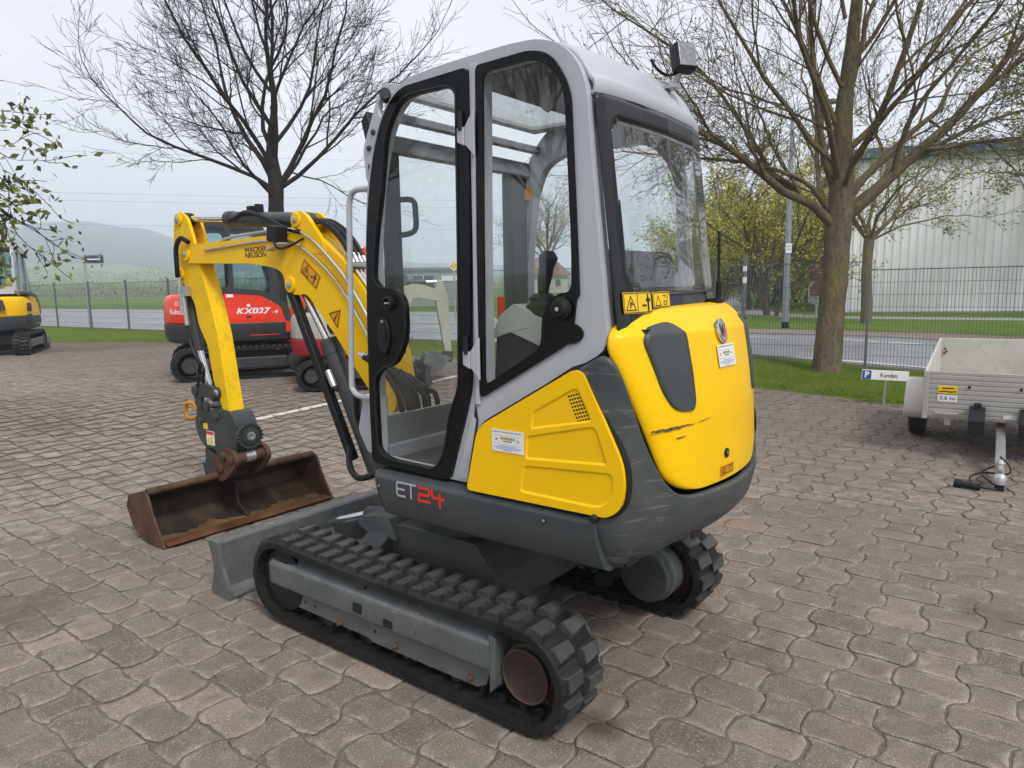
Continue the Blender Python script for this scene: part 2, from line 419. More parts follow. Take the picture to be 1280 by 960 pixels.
# ---- interlocking concrete blocks
PP, PH, AMP = .414, .178, .0105
LA = .232
def block_outline(big, rnd, conv, dense):
    amp = -.0055 if conv > 0 else -.009
    g = .0030
    L_ = (LA if big else PP-LA)/2-g; sg = 1 if big else -1
    def hb(a):
        th = 2*math.pi*a/PP
        return PH/2+sg*amp*math.cos(th)-g
    k = 5 if dense else 3
    e0 = (.019 if conv > 0 else .023)*abs(conv)*sg
    top = [(-L_+2*L_*i/k, 0) for i in range(k+1)]
    def endx(v):
        a = abs(v); return e0*min(1, (1-a)/.42)-(.009 if big else -.003)*max(0, a-.6)/.4
    pts = []
    vs_ = ([-1, -.62, 0, .62, 1] if dense else [-1, 0, 1])
    for v in vs_: 
        hx = hb(L_); pts.append((L_+endx(v), v*hx))
    for i in range(1, k):
        a = L_-2*L_*i/k; pts.append((a, hb(a)))
    for v in reversed(vs_):
        hx = hb(L_); pts.append((-L_-endx(v), v*hx))
    for i in range(1, k):
        a = -L_+2*L_*i/k; pts.append((a, -hb(a)))
    j = .0052 if dense else .004
    pts = [(x+rnd.uniform(-j, j), y+rnd.uniform(-j, j)) for x, y in pts]
    if dense and rnd.random() < .6:                      # chipped corner
        i = rnd.choice([0, 4, 4+k, 8+k]) % len(pts); x, y = pts[i]; f_ = rnd.uniform(.80, .94); pts[i] = (x*f_**.6, y*f_)
    return pts
def block_geo(pts, dense):
    cx = sum(p[0] for p in pts)/len(pts); cy = sum(p[1] for p in pts)/len(pts); k = len(pts)
    def sc(d):
        out = []
        for x, y in pts:
            l = math.hypot(x-cx, y-cy); f = (l-d)/l; out.append((cx+(x-cx)*f, cy+(y-cy)*f))
        return out
    if dense:
        rings = [(pts, -.022), (pts, -.0062), (sc(.003), -.0022), (sc(.012), -.0004), (sc(.036), 0)]
    else:
        rings = [(pts, -.014), (pts, -.006), (sc(.005), 0)]
    vs = [(x, y, z) for r, z in rings for x, y in r]
    fs = [(a*k+i, a*k+(i+1) % k, (a+1)*k+(i+1) % k, (a+1)*k+i) for a in range(len(rings)-1) for i in range(k)]
    fs.append(tuple((len(rings)-1)*k+i for i in range(k)))
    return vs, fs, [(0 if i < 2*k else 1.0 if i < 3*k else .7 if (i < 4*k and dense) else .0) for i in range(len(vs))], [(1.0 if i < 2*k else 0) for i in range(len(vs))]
rnd = random.Random(11)
VAR = {}
for big in (True, False):
    for conv in (1, -1):
        lst = []
        for i in range(8):
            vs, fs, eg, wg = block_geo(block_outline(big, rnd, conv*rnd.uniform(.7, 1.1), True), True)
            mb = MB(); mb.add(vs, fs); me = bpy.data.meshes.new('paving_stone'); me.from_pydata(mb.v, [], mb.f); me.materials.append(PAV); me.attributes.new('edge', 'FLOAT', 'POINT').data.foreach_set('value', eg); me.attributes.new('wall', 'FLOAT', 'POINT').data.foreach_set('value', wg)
            me.polygons.foreach_set('use_smooth', [True]*len(me.polygons)); me.set_sharp_from_angle(angle=R(50)); lst.append(me)
        VAR[(big, conv)] = lst
cand = []
RM = Matrix.Rotation(R(142.3), 4, 'Z')
for k in range(-110, 130):
    for i in range(-60, 90):
        for big in (True, False):
            a = (i+.5*(k % 2))*PP+(0 if big else PP/2); bb = k*PH
            p = ORG+FW*a+LF*bb
            if p.y < -1.2: continue
            dist = math.hypot(p.x, p.y)
            if dist > 19.5 or abs(p.x) > 1.0*p.y+3.2: continue
            tt = p.dot(FT); dd = p.dot(FN)
            if dd > edge_d(tt)-.05: continue
            conv = -1 if a > -.55 else 1
            cand.append((dist, p, big, conv))
def hidden(p):          # wholly under the tracks and frame of the machine
    q = p-ORG; x, y = q.dot(FW), q.dot(LF)
    return -.80 < x < .75 and -.70 < y < .66
cand.sort(key=lambda c: c[0])
vis = [c for c in cand if not hidden(c[1]) and c[1].y > 1.55 and abs(c[1].x) < .80*c[1].y+.10]
near = vis[:300]; nearset = set(id(c) for c in near)
for dist, p, big, conv in near:
    o = bpy.data.objects.new('paving_stone', rnd.choice(VAR[(big, conv)])); COL.objects.link(o); o.parent = YARD
    f = rnd.random() < .5
    o.location = (p.x, p.y, gz(p.x, p.y)+rnd.uniform(-.003, .003))
    o.rotation_euler = (R(rnd.uniform(-.7, .7)), R(rnd.uniform(-.7, .7)), R(142.3+(180 if f else 0)+rnd.uniform(-.9, .9)))
mb = MB(); tone = []; edg = []; wal = []
for cc in cand:
    if id(cc) in nearset: continue
    dist, p, big, conv = cc
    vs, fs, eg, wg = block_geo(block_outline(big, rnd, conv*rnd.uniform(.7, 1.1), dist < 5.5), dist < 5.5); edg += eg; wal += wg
    M_ = Matrix.Translation((p.x, p.y, gz(p.x, p.y)+rnd.uniform(-.003, .003))) @ RM @ Matrix.Rotation(R(rnd.uniform(-.6, .6)), 4, 'X') @ Matrix.Rotation(R(rnd.uniform(-.6, .6)), 4, 'Y')
    mb.add([M_ @ Vector(v) for v in vs], fs); tone += [rnd.random()]*len(vs)
o = mb.build('paving_stones', PAV, YARD, recalc=False, sharp=50); o['kind'] = 'stuff'
o.data.attributes.new('tone', 'FLOAT', 'POINT').data.foreach_set('value', tone)
o.data.attributes.new('edge', 'FLOAT', 'POINT').data.foreach_set('value', edg)
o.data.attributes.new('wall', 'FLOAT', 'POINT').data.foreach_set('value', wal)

# painted parking line, worn
LINE, n, b = new_mat('worn_line_paint')
c = mix(n, ramp(n, world_tex(n, 16, 5, .7), .52, .64), (.62, .60, .56), (.26, .23, .205)); n.links.new(c, b.inputs['Base Color']); b.inputs['Roughness'].default_value = .7
pa, pb = Vector((-3.35, 7.55, 0)), Vector((-.2, 11.9, 0)); dl = (pb-pa).normalized(); sl = Vector((-dl.y, dl.x, 0))
rows = []
for i in range(60):
    p = pa+(pb-pa)*i/59; w = .055+.012*noise.noise(Vector((i*.7, 3, 1)))
    rows.append([(q.x, q.y, gz(q.x, q.y)+.0045) for q in (p-sl*w, p, p+sl*(w+.008*noise.noise(Vector((i*.9, 8, 2)))))])
mb = MB(); mb.grid(rows); tag(mb.build('parking_line', LINE, None, recalc=False), kind='structure')

# lawn, road, footpath, path
def grass_mat(name, c0, c1, c2):
    mt, n, b = new_mat(name)
    c = ramp(n, world_tex(n, 1.3, 6, .7), .3, .7, c0, c1)
    c = mix(n, mul(n, ramp(n, world_tex(n, 14, 5, .75), .45, .68), .6), c, c2)
    c = mix(n, mul(n, ramp(n, world_tex(n, 60, 3, .7), .55, .75), .5), c, tuple(.5*v for v in c0))
    n.links.new(c, b.inputs['Base Color']); b.inputs['Roughness'].default_value = .9; b.inputs['Specular IOR Level'].default_value = .1
    bump(n, b, world_tex(n, 40, 5, .8), .8, .05); return mt
GRASS = grass_mat('lawn_green', (.075, .125, .010), (.130, .195, .018), (.190, .205, .045))
rows = []
for t in frange(-60, 30, .35):
    e_ = edge_d(t)+.10*noise.noise(Vector((t*1.3, 0, 5)))+.05*noise.noise(Vector((t*5, 0, 9)))
    r_ = [TD(t, e_, -.004), TD(t, e_+.05, .018)]+[TD(t, e_+.05+(13.42-e_-.05)*j/8, .03+.02*noise.noise(Vector((t, j, 0)))) for j in range(1, 9)]
    rows.append(r_)
mb = MB(); mb.grid(rows); LAWN = mb.build('lawn', GRASS, None, recalc=False, sharp=80); tag(LAWN, kind='structure')
ASP, n, b = new_mat('road_asphalt')
c = ramp(n, world_tex(n, 1.0, 6, .6, stretch=(1, 1, 1)), .3, .7, (.20, .205, .22), (.27, .275, .29))
c = mix(n, mul(n, ramp(n, world_tex(n, 60, 3, .7), .5, .7), .3), c, (.12, .12, .125)); n.links.new(c, b.inputs['Base Color'])
n.links.new(ramp(n, world_tex(n, .6, 4, .6), .35, .65, (.30,)*3, (.52,)*3), b.inputs['Roughness']); bump(n, b, world_tex(n, 80, 3, .7), .25, .006)
def road_far(t): return 18.6+11.5*smooth01(-10, -24, t)
TT = frange(-75, 34, 1.5)
sheet('road', ASP, TT, lambda t: [13.42+(road_far(t)-13.42)*j/6 for j in range(7)], .004)
KERB = plain('kerb_concrete', (.30, .29, .27), .85)
mb = MB()
for t in frange(-40, 30, 1.0)[:-1]:
    x0 = Vector(TD(t+.006, 13.46, .02)); x1 = Vector(TD(t+.994, 13.46, .02)); mb.bar(x0, x1, .08, .10)
k_ = mb.build('kerb', KERB, None, recalc=False, sharp=20); tag(k_, kind='stuff')
FOOT, n, b = new_mat('footpath_brick')
br_ = N(n, 'ShaderNodeTexBrick', Scale=4.5); br_.inputs['Color1'].default_value = (.30, .20, .165, 1); br_.inputs['Color2'].default_value = (.25, .175, .15, 1); br_.inputs['Mortar'].default_value = (.17, .14, .12, 1)
g_ = n.nodes.new('ShaderNodeNewGeometry'); n.links.new(g_.outputs['Position'], br_.inputs['Vector']); n.links.new(br_.outputs['Color'], b.inputs['Base Color']); b.inputs['Roughness'].default_value = .85
sheet('footpath', FOOT, frange(-12, 30, 1.5), lambda t: [18.72, 19.4, 20.3], .03)
mb = MB()
for t in frange(-12, 30, 1.0)[:-1]:
    mb.bar(Vector(TD(t+.006, 18.66, .0)), Vector(TD(t+.994, 18.66, .0)), .12, .10)
tag(mb.build('road_kerb', KERB, None, recalc=False, sharp=20), kind='stuff')
# road line markings on the left carriageway
LMK = plain('road_white', (.66, .66, .64), .5)
for i, (d0, dash) in enumerate(((14.0, 0), (17.6, 1), (21.5, 0), (25.0, 1))):
    mb = MB()
    for t in frange(-74, -17 if d0 > 18 else 30, 3.0)[:-1]:
        t1 = t+(1.6 if dash else 3.0)
        if d0 > road_far(t1)-.3: continue
        mb.add([TD(t, d0, .0085), TD(t1, d0, .0085), TD(t1, d0+.13, .0085), TD(t, d0+.13, .0085)], [(0, 1, 2, 3)])
    if mb.v: tag(mb.build('lane_marking', LMK, None, recalc=False), kind='structure')
# winding path beyond the road
pth = smooth_curve([(20, 21.5, 0), (13.5, 26.0, 0), (11.9, 27.7, 0), (11.0, 31.4, 0), (12.6, 40, 0), (16.3, 54, 0), (24, 74, 0), (38, 95, 0), (60, 110, 0)], 6)
rows = []
for i, p in enumerate(pth):
    q = (pth[min(i+1, len(pth)-1)]-pth[max(i-1, 0)]).normalized(); s_ = Vector((-q.y, q.x, 0))
    rows.append([(p+s_*w).to_tuple()[:2]+(gz(p.x, p.y)-.054,) for w in (-.9, 0, .9)])
mb = MB(); mb.grid(rows); tag(mb.build('path', plain('path_grey', (.30, .30, .30), .8), None, recalc=False, sharp=80), kind='structure')

# field and hill
HP = [(-180, 20), (-95, 50), (-60, 70), (-42, 84), (-36, 94), (-31, 108), (-27, 99), (-24, 80), (-20, 62), (-14, 50), (-6, 42), (5, 30), (20, 22), (60, 20), (180, 20)]
def hill_h(az):
    for (a, p), (b_, q) in zip(HP, HP[1:]):
        if az <= b_: 
            t = (az-a)/(b_-a); return p+(q-p)*t*t*(3-2*t)
    return 20
def rise(r):
    e_ = [(0, 0), (150, 0), (300, .02), (600, .13), (800, .32), (1000, .66), (1250, 1), (1650, .8)]
    for (a, p), (b_, q) in zip(e_, e_[1:]):
        if r <= b_: return p+(q-p)*(r-a)/(b_-a)
    return .8
FIELD, n, b = new_mat('field_green')
vo = N(n, 'ShaderNodeTexVoronoi', Scale=.011); g_ = n.nodes.new('ShaderNodeNewGeometry')
mp = n.nodes.new('ShaderNodeMapping'); mp.inputs['Scale'].default_value = (.6, 1.5, 1); n.links.new(g_.outputs['Position'], mp.inputs[0]); n.links.new(mp.outputs[0], vo.inputs['Vector'])
sx = n.nodes.new('ShaderNodeSeparateColor'); n.links.new(vo.outputs['Color'], sx.inputs[0])
c = ramp(n, sx.outputs[0], .2, .8, (.065, .135, .012), (.120, .190, .028))
c = mix(n, mul(n, ramp(n, world_tex(n, .8, 7, .75), .42, .65), .5), c, (.055, .085, .018))
c = mix(n, mul(n, ramp(n, world_tex(n, 12, 5, .75), .45, .7), .5), c, (.140, .185, .045))
n.links.new(c, b.inputs['Base Color']); b.inputs['Roughness'].default_value = .95; b.inputs['Specular IOR Level'].default_value = .05
HILLM, n, b = new_mat('wooded_hill')
c = ramp(n, world_tex(n, .045, 8, .75), .35, .65, (.030, .036, .028), (.080, .078, .055))
c = mix(n, ramp(n, world_tex(n, .006, 3, .5), .57, .62), c, (.085, .12, .045))
n.links.new(c, b.inputs['Base Color']); b.inputs['Roughness'].default_value = 1
bump(n, b, world_tex(n, .05, 8, .8), 1, 12)
def polar(rs, azs, dz):
    rows = []
    for r in rs:
        row = []
        for a in azs:
            x, y = r*math.sin(R(a)), r*math.cos(R(a))
            z = (gz(x, y)-dz if r < 120 else .2-dz*(r < 150))+hill_h(a)*rise(r)
            if r > 700: z += (2.6*noise.noise(Vector((x*.03, y*.03, 0)))+1.6*noise.noise(Vector((x*.11, y*.11, 4))))*smooth01(700, 900, r)
            row.append((x, y, z))
        rows.append(row)
    return rows
azs = frange(-180, 180, 4)
mb = MB(); mb.grid(polar([2, 6, 10, 13, 16, 20, 25, 32, 40, 55, 75, 100, 120, 150, 200, 300, 400, 500, 600, 700, 760], azs, .06)); tag(mb.build('field', FIELD, None, recalc=False, sharp=80), kind='structure')
mb = MB(); mb.grid(polar([730]+frange(760, 1650, 28), frange(-70, 45, .5), 0)); tag(mb.build('hill', HILLM, None, recalc=False, sharp=80), kind='structure')

# grass blades on the near lawn and tufts along its edge
BL_, n, b = new_mat('grass_blade')
at = N(n, 'ShaderNodeAttribute', attribute_name='tone')
c = ramp(n, at.outputs['Fac'], 0, 1, (.080, .130, .010), (.210, .270, .030)); n.links.new(c, b.inputs['Base Color']); b.inputs['Roughness'].default_value = .7; b.inputs['Specular IOR Level'].default_value = .15
def blades(name, spots, hmin, hmax):
    vs, fs, tn = [], [], []
    for (x, y, z) in spots:
        h = rnd.uniform(hmin, hmax); a = rnd.uniform(0, 6.28); w = rnd.uniform(.004, .008)
        dx, dy = math.cos(a)*w, math.sin(a)*w; lx, ly = rnd.gauss(0, .35)*h, rnd.gauss(0, .35)*h
        o = len(vs); vs += [(x-dx, y-dy, z), (x+dx, y+dy, z), (x+lx, y+ly, z+h)]; fs.append((o, o+1, o+2)); t = rnd.random(); tn += [t*.5, t*.5, t]
    mb = MB(); mb.add(vs, fs); o = mb.build(name, BL_, None, recalc=False); tag(o, kind='stuff')
    o.data.attributes.new('tone', 'FLOAT', 'POINT').data.foreach_set('value', tn)
spots = []
while len(spots) < 52000:
    t = rnd.uniform(-5.5, 6); d = edge_d(t)+.02+abs(rnd.gauss(0, 1.3))
    if d > 13.5 : continue
    if noise.noise(Vector((t*1.7, d*1.7, 0))) < -.28 and rnd.random() < .7: continue
    spots.append(TD(t, d, .01))
while len(spots) < 70000:
    t = rnd.uniform(-32, -6); d = rnd.uniform(edge_d(t)+.03, 13.5); spots.append(TD(t, d, .01))
blades('lawn_grass', spots, .025, .060)
# strip of moss and litter where the lawn meets the blocks
vs_ = []
mb = MB(); tn = []
for i in range(1500):
    t = rnd.uniform(-22, 7); d = edge_d(t)-abs(rnd.gauss(0, .16))+.06
    x, y, z = TD(t, d, .008); s_ = rnd.uniform(.008, .028); a = rnd.uniform(0, 3)
    mb.box((x, y, z), (s_, s_*.7, s_*.4), Matrix.Rotation(a, 3, 'Z'))
tag(mb.build('edge_litter', paint('litter_brown', (.20, .165, .12), .9, var=.5, scale=2), None, recalc=False), kind='stuff')

# ---- wire mesh fence
FEN = paint('fence_grey', (.15, .165, .17), .5, metal=.3, var=.1)
FENCE = thing('mesh_fence', 'long grey steel wire mesh fence between the paved yard lawn and the road', 'fence', TD(6, 13.0))
F0 = Vector(TD(6, 13.0))
PW = 2.52
mb = MB()
def wire(mb, p0, p1, r):
    p0, p1 = Vector(p0), Vector(p1); d = (p1-p0).normalized()
    a = Vector((0, 1, 0)) if abs(d.y) < .9 else Vector((0, 0, 1)); s_ = d.cross(a).normalized()*r; u_ = d.cross(s_).normalized()*r
    vs = [p0-s_, p0+u_, p0+s_, p0-u_, p1-s_, p1+u_, p1+s_, p1-u_]
    mb.add(vs, [(0, 1, 5, 4), (1, 2, 6, 5), (2, 3, 7, 6), (3, 0, 4, 7)])
for i in range(50): wire(mb, (.01+i*.05, 0, .06), (.01+i*.05, 0, 1.70), .0033)
for j in range(9): wire(mb, (0, .005, .08+j*.2), (2.5, .005, .08+j*.2), .0035 if j < 8 else .008)
wp = mb.build('wire_panel', FEN, FENCE, recalc=False)
pm = MB(); pm.box((0, -.035, .87), (.04, .06, 1.76)); pm.box((0, -.035, 1.755), (.046, .066, .02)); ps = pm.build('fence_post', FEN, FENCE)
tang = math.atan2(FT.y, FT.x)
for k in range(-4, 26):
    t = 6.0-.05-k*PW
    a = Vector(TD(t, 13.0)); b2 = Vector(TD(t-PW, 13.0))
    o = wp if k == -4 else wp.copy(); q = ps if k == -4 else ps.copy()
    for w_ in (o, q):
        if k > -4: COL.objects.link(w_); w_.parent = FENCE
    o.location = b2-F0; o.rotation_euler = (0, 0, tang)
    q.location = a-F0; q.rotation_euler = (0, 0, tang)
# ------------------------------------------------------------------ the yellow and grey mini excavator
HEADING = R(142.3)
EXC = thing('mini_excavator', 'large yellow and grey mini excavator in the foreground, its bucket resting on the paving', 'excavator',
            (-0.1564, 3.3486, 0), HEADING)

# ---- undercarriage
XF, XB, RB, ZF, ZB = .700, -.735, .192, .220, .212       # idler, sprocket, belt radius
def track_path(n_arc=14):
    """outer belt line (x, z, normal) anticlockwise seen from the left side"""
    out = []
    for i in range(n_arc+1):                                 # front arc bottom -> top
        a = -math.pi/2+math.pi*i/n_arc
        out.append((XF+RB*math.cos(a)*(1.0 if a > 0 else 1.03), ZF+RB*math.sin(a)))
    for i in range(1, 12):                                   # top run with slack
        t = i/12; out.append((XF+(XB-XF)*t, (ZF+(ZB-ZF)*t)+RB-.016*math.sin(math.pi*t)))
    for i in range(n_arc+1):
        a = math.pi/2+math.pi*i/n_arc
        out.append((XB+RB*math.cos(a), ZB+RB*math.sin(a)))
    for i in range(1, 12):
        t = i/12; z = .024; out.append((XB+(XF-XB)*t, z+ (0 if t < .92 else 0)))
    return out
TP = track_path()
cum = [0]
for i in range(len(TP)):
    a, b = TP[i], TP[(i+1) % len(TP)]
    cum.append(cum[-1]+math.hypot(b[0]-a[0], b[1]-a[1]))
TL = cum[-1]
def on_track(s):
    s %= TL
    for i in range(len(TP)):
        if cum[i+1] >= s:
            a, b = TP[i], TP[(i+1) % len(TP)]; t = (s-cum[i])/(cum[i+1]-cum[i])
            d = Vector((b[0]-a[0], b[1]-a[1])).normalized()
            return a[0]+(b[0]-a[0])*t, a[1]+(b[1]-a[1])*t, d
NL = 42
LUG = MB()
def lug_geo(w0, w1):
    m_ = MB()
    h = .024; l0, l1 = .039, .024
    for (a, b, z, sk) in ((w0, w1, -.004, l0), (w0+.006*(1 if w1 > w0 else -1), w1-.006*(1 if w1 > w0 else -1), h, l1)):
        pass
    y0, y1 = w0, w1
    vs = [(-l0, y0, -.006), (l0, y0, -.006), (l0, y1, -.006), (-l0, y1, -.006),
          (-l0*.62, y0+.005, h), (l0*.62, y0+.005, h), (l0*.80, y1-.012, h*.96), (-l0*.80, y1-.012, h*.96)]
    m_.add(vs, [(0,3,2,1), (0,1,5,4), (1,2,6,5), (2,3,7,6), (3,0,4,7)]); m_.cur = 1; m_.add(vs, [(4,5,6,7)])
    return m_
def make_track(y0, sgn):
    """y0 = inner edge, width .25 towards sgn"""
    w = .25*sgn
    rows = []
    for (x, z), nx in zip(TP, range(len(TP))):
        p, q = TP[nx-1], TP[(nx+1) % len(TP)]
        d = Vector((q[0]-p[0], q[1]-p[1])).normalized(); n = Vector((d.y, -d.x))   # outward
        t = .028
        prof = [(0, 0), (0, .006), (.004, .010)]
        rows.append([(x-n.x*t, y0, z-n.y*t), (x, y0, z), (x+n.x*.004, y0+w*.04, z+n.y*.004), (x+n.x*.004, y0+w*.96, z+n.y*.004), (x, y0+w, z), (x-n.x*t, y0+w, z-n.y*t),
                     (x-n.x*t, y0+w*.62, z-n.y*t), (x-n.x*(t+.010), y0+w*.60, z-n.y*(t+.010)), (x-n.x*(t+.010), y0+w*.40, z-n.y*(t+.010)), (x-n.x*t, y0+w*.38, z-n.y*t)])
    rows.append(rows[0])
    mb = MB(); mb.grid(rows, closed=True)
    for i in range(NL):                                        # iron drive teeth on the inner face
        x, z, d = on_track(TL*(i+.5)/NL); n = Vector((d.y, -d.x))
        m3 = Matrix(((d.x, 0, n.x), (0, 1, 0), (d.y, 0, n.y)))
        c = Vector((x, y0+w*.5, z))-Vector((n.x, 0, n.y))*.040
        mb.box(c+Vector((0, w*.17, 0)), (.030, .028, .040), m3); mb.box(c-Vector((0, w*.17, 0)), (.030, .028, .040), m3)
        mb.box(c+Vector((n.x, 0, n.y))*.008, (.034, .19, .014), m3)
    belt = mb.build('rubber_track', RUB, EXC, bevel=0)
    protos = []
    for k, (a, b) in enumerate(((.004, .118), (.132, .246))):
        g = lug_geo(a*sgn, b*sgn); protos.append(g)
    first = [None, None]
    for i in range(NL):
        for k in (0, 1):
            x, z, d = on_track(TL*(i+.5*k+.25)/NL); n = Vector((d.y, -d.x))
            mt4 = Matrix(((d.x, 0, n.x, x), (0, 1, 0, y0), (d.y, 0, n.y, z), (0, 0, 0, 1)))
            if first[k] is None:
                first[k] = protos[k].build('track_lug', [RUBL, RUBW], belt, bevel=.005, seg=1, matrix=mt4)
            else:
                o = first[k].copy(); COL.objects.link(o); o.parent = belt; o.matrix_local = mt4
    return belt
make_track(.45, 1); make_track(-.45, -1)

for sgn in (1, -1):
    fr = MB()
    prof = [(.52, .36), (.575, .372), (.60, .362), (.688, .305), (.692, .290), (.692, .205), (.684, .192), (.52, .192)]
    prof = [(y*sgn, z) for y, z in prof]
    fr.prism(fillet(prof, .008, 2), 'x', -.60, .765)
    low = [(.735, .196), (.655, .112), (.10, .108), (.07, .095), (-.52, .097), (-.565, .12), (-.590, .196)]
    fr.prism(low, 'y', .664*sgn, .55*sgn)
    fr.prism([(-.60, .34), (-.60, .11), (-.625, .14), (-.63, .33)], 'y', .686*sgn, .56*sgn)
    f = fr.build('track_frame', GALV, EXC, bevel=.006)
    for x, z, w, h in ((.126, .244, .058, .046), (-.063, .226, .056, .036)):
        MB().prism(fillet([(x-w/2, z-h/2), (x+w/2, z-h/2), (x+w/2, z+h/2), (x-w/2, z+h/2)], .009, 3), 'y', .6928*sgn, .66*sgn).build('frame_slot', INK, f)
    for x in (.275, -.08, -.49):
        MB().lathe((x, .662*sgn, .125), (0, sgn, 0), [(0, .014), (.006, .014), (.010, .010), (.022, .010), (.024, .007)], 10).build('frame_bolt', RUST, f)
    for x in (.60, .53, .46, .05):
        MB().lathe((x, .663*sgn, .150), (0, sgn, 0), [(0, .006), (.004, .006)], 8).build('bolt_hole', INK, f)
    for x in (.42, .15, -.12, -.39):
        MB().lathe((x, .47*sgn, .085), (0, sgn, 0), [(0, .04), (.03, .055), (.06, .04), (.10, .04), (.13, .055), (.16, .04)], 18).build('track_roller', DKM, EXC)
    MB().lathe((.13, .50*sgn, .345), (0, sgn, 0), [(0, .03), (.02, .045), (.12, .045), (.17, .03)], 16).build('carrier_roller', DKM, EXC)
    MB().lathe((XF-.01, .475*sgn, ZF), (0, sgn, 0), [(0, .10), (.01, .148), (.06, .150), (.07, .157), (.13, .157), (.14, .150), (.19, .148), (.20, .10), (.205, .05)], 32).build('idler_wheel', BLKM, EXC)
    sp = MB(); sp.lathe((XB, .555*sgn, ZB), (0, sgn, 0), [(0, .135), (.035, .135)], 32)
    for i in range(13):
        a = 2*math.pi*i/13
        m3 = Matrix(((math.cos(a), 0, -math.sin(a)), (0, 1, 0), (math.sin(a), 0, math.cos(a))))
        sp.box((XB+.142*math.cos(a), .573*sgn, ZB+.142*math.sin(a)), (.034, .034, .030), m3)
    s_ = sp.build('drive_sprocket', RUST, EXC, bevel=.004)
    MB().lathe((XB, .58*sgn, ZB), (0, sgn, 0), [(0, .118), (.030, .118), (.040, .108), (.050, .106)], 32).build('motor_drum', DKM, s_, bevel=.003)
    hb = MB(); hb.lathe((XB, .636*sgn, ZB-.008), (0, sgn, 0), [(0, .100), (.012, .100), (.016, .096), (.013, .088), (.012, .086), (.013, .0)], 36)
    hb.build('hub_cover', RUSTD, s_)
    MB().tube([(XB+.0985*math.cos(math.pi*k/20), .6515*sgn, ZB-.008+.0985*math.sin(math.pi*k/20)) for k in range(41)], .0045, 6).build('hub_rim', RUST, s_)
    for i in range(8):
        a = 2*math.pi*(i+.3)/8
        MB().lathe((XB+.124*math.cos(a), .59*sgn, ZB+.124*math.sin(a)), (0, sgn, 0), [(0, .011), (.014, .011), (.016, .006)], 6).build('hub_bolt', RUST, s_)
    # inner housing of the travel motor
    tm_ = MB().lathe((XB+.03, .33*sgn, ZB+.02), (0, sgn, 0), [(0, .118), (.012, .126), (.10, .126), (.16, .126)], 28).build('travel_motor', FRM, EXC, bevel=.004)
    MB().lathe((XB+.03, .38*sgn, ZB+.02), (0, sgn, 0), [(0, .128), (.004, .135), (.10, .135)], 28).build('motor_flange', GALV, tm_)

cf = MB()
cf.prism([(.46, .18), (.52, .30), (.46, .44), (.20, .50), (-.24, .50), (-.36, .36), (-.36, .22), (-.30, .17)], 'y', -.34, .34)
for sgn in (1, -1):
    for x, h_ in ((.34, .46), (-.28, .34)):
        cf.prism([(.33*sgn, .20), (.33*sgn, h_), (.56*sgn, .32), (.56*sgn, .22)], 'x', x-.07, x+.07)
cf.build('centre_frame', FRM, EXC, bevel=.008)
MB().lathe((0, 0, .495), (0, 0, 1), [(0, .34), (.05, .34), (.055, .30), (.13, .30), (.13, .2)], 40).build('swing_bearing', DKM, EXC)

# ---- dozer blade
bl = MB()
prof = [(1.312, .000), (1.306, .022), (1.262, .090), (1.250, .150), (1.264, .225), (1.314, .278), (1.312, .292), (1.296, .300), (1.252, .296), (1.240, .284), (1.238, .262), (1.234, .225), (1.218, .15), (1.212, .050), (1.190, .030), (1.150, .022), (1.150, .0)]
bl.prism(prof, 'y', -.668, .668)
bl.build('dozer_blade', GALV, EXC, bevel=.006)
for sgn in (1, -1):
    MB().prism(fillet([(1.318, -.004+.004), (1.318, .035), (1.285, .11), (1.285, .20), (1.318, .285), (1.30, .304), (1.236, .298), (1.228, .27), (1.205, .16), (1.148, .05), (1.146, .0)], .006, 2), 'y', .669*sgn, .692*sgn).build('blade_end_plate', GALV, EXC, bevel=.003)
    ar = MB(); ar.bar((.48, .30*sgn, .30), (1.20, .30*sgn, .16), .075, .085)
    ar.build('blade_arm', FRM, EXC, bevel=.006)
    MB().bar((.70, .34*sgn, .34), (1.20, .46*sgn, .10), .02, .10).build('blade_gusset', GALV, EXC, bevel=.003)
MB().cyl((.42, -.02, .40), (.86, -.02, .33), .045, 16).build('blade_cylinder', DKM, EXC)
MB().cyl((.86, -.02, .33), (1.19, -.02, .22), .024, 12).build('blade_cylinder_rod', CHR, EXC)
# galvanised step brackets ahead of the frame
sb = MB(); sb.prism(fillet([(.22, .42), (.42, .42), (.50, .455), (.47, .50), (.28, .53)], .02, 3), 'y', .24, .36)
sb.build('step_bracket', GALV, EXC, bevel=.006)

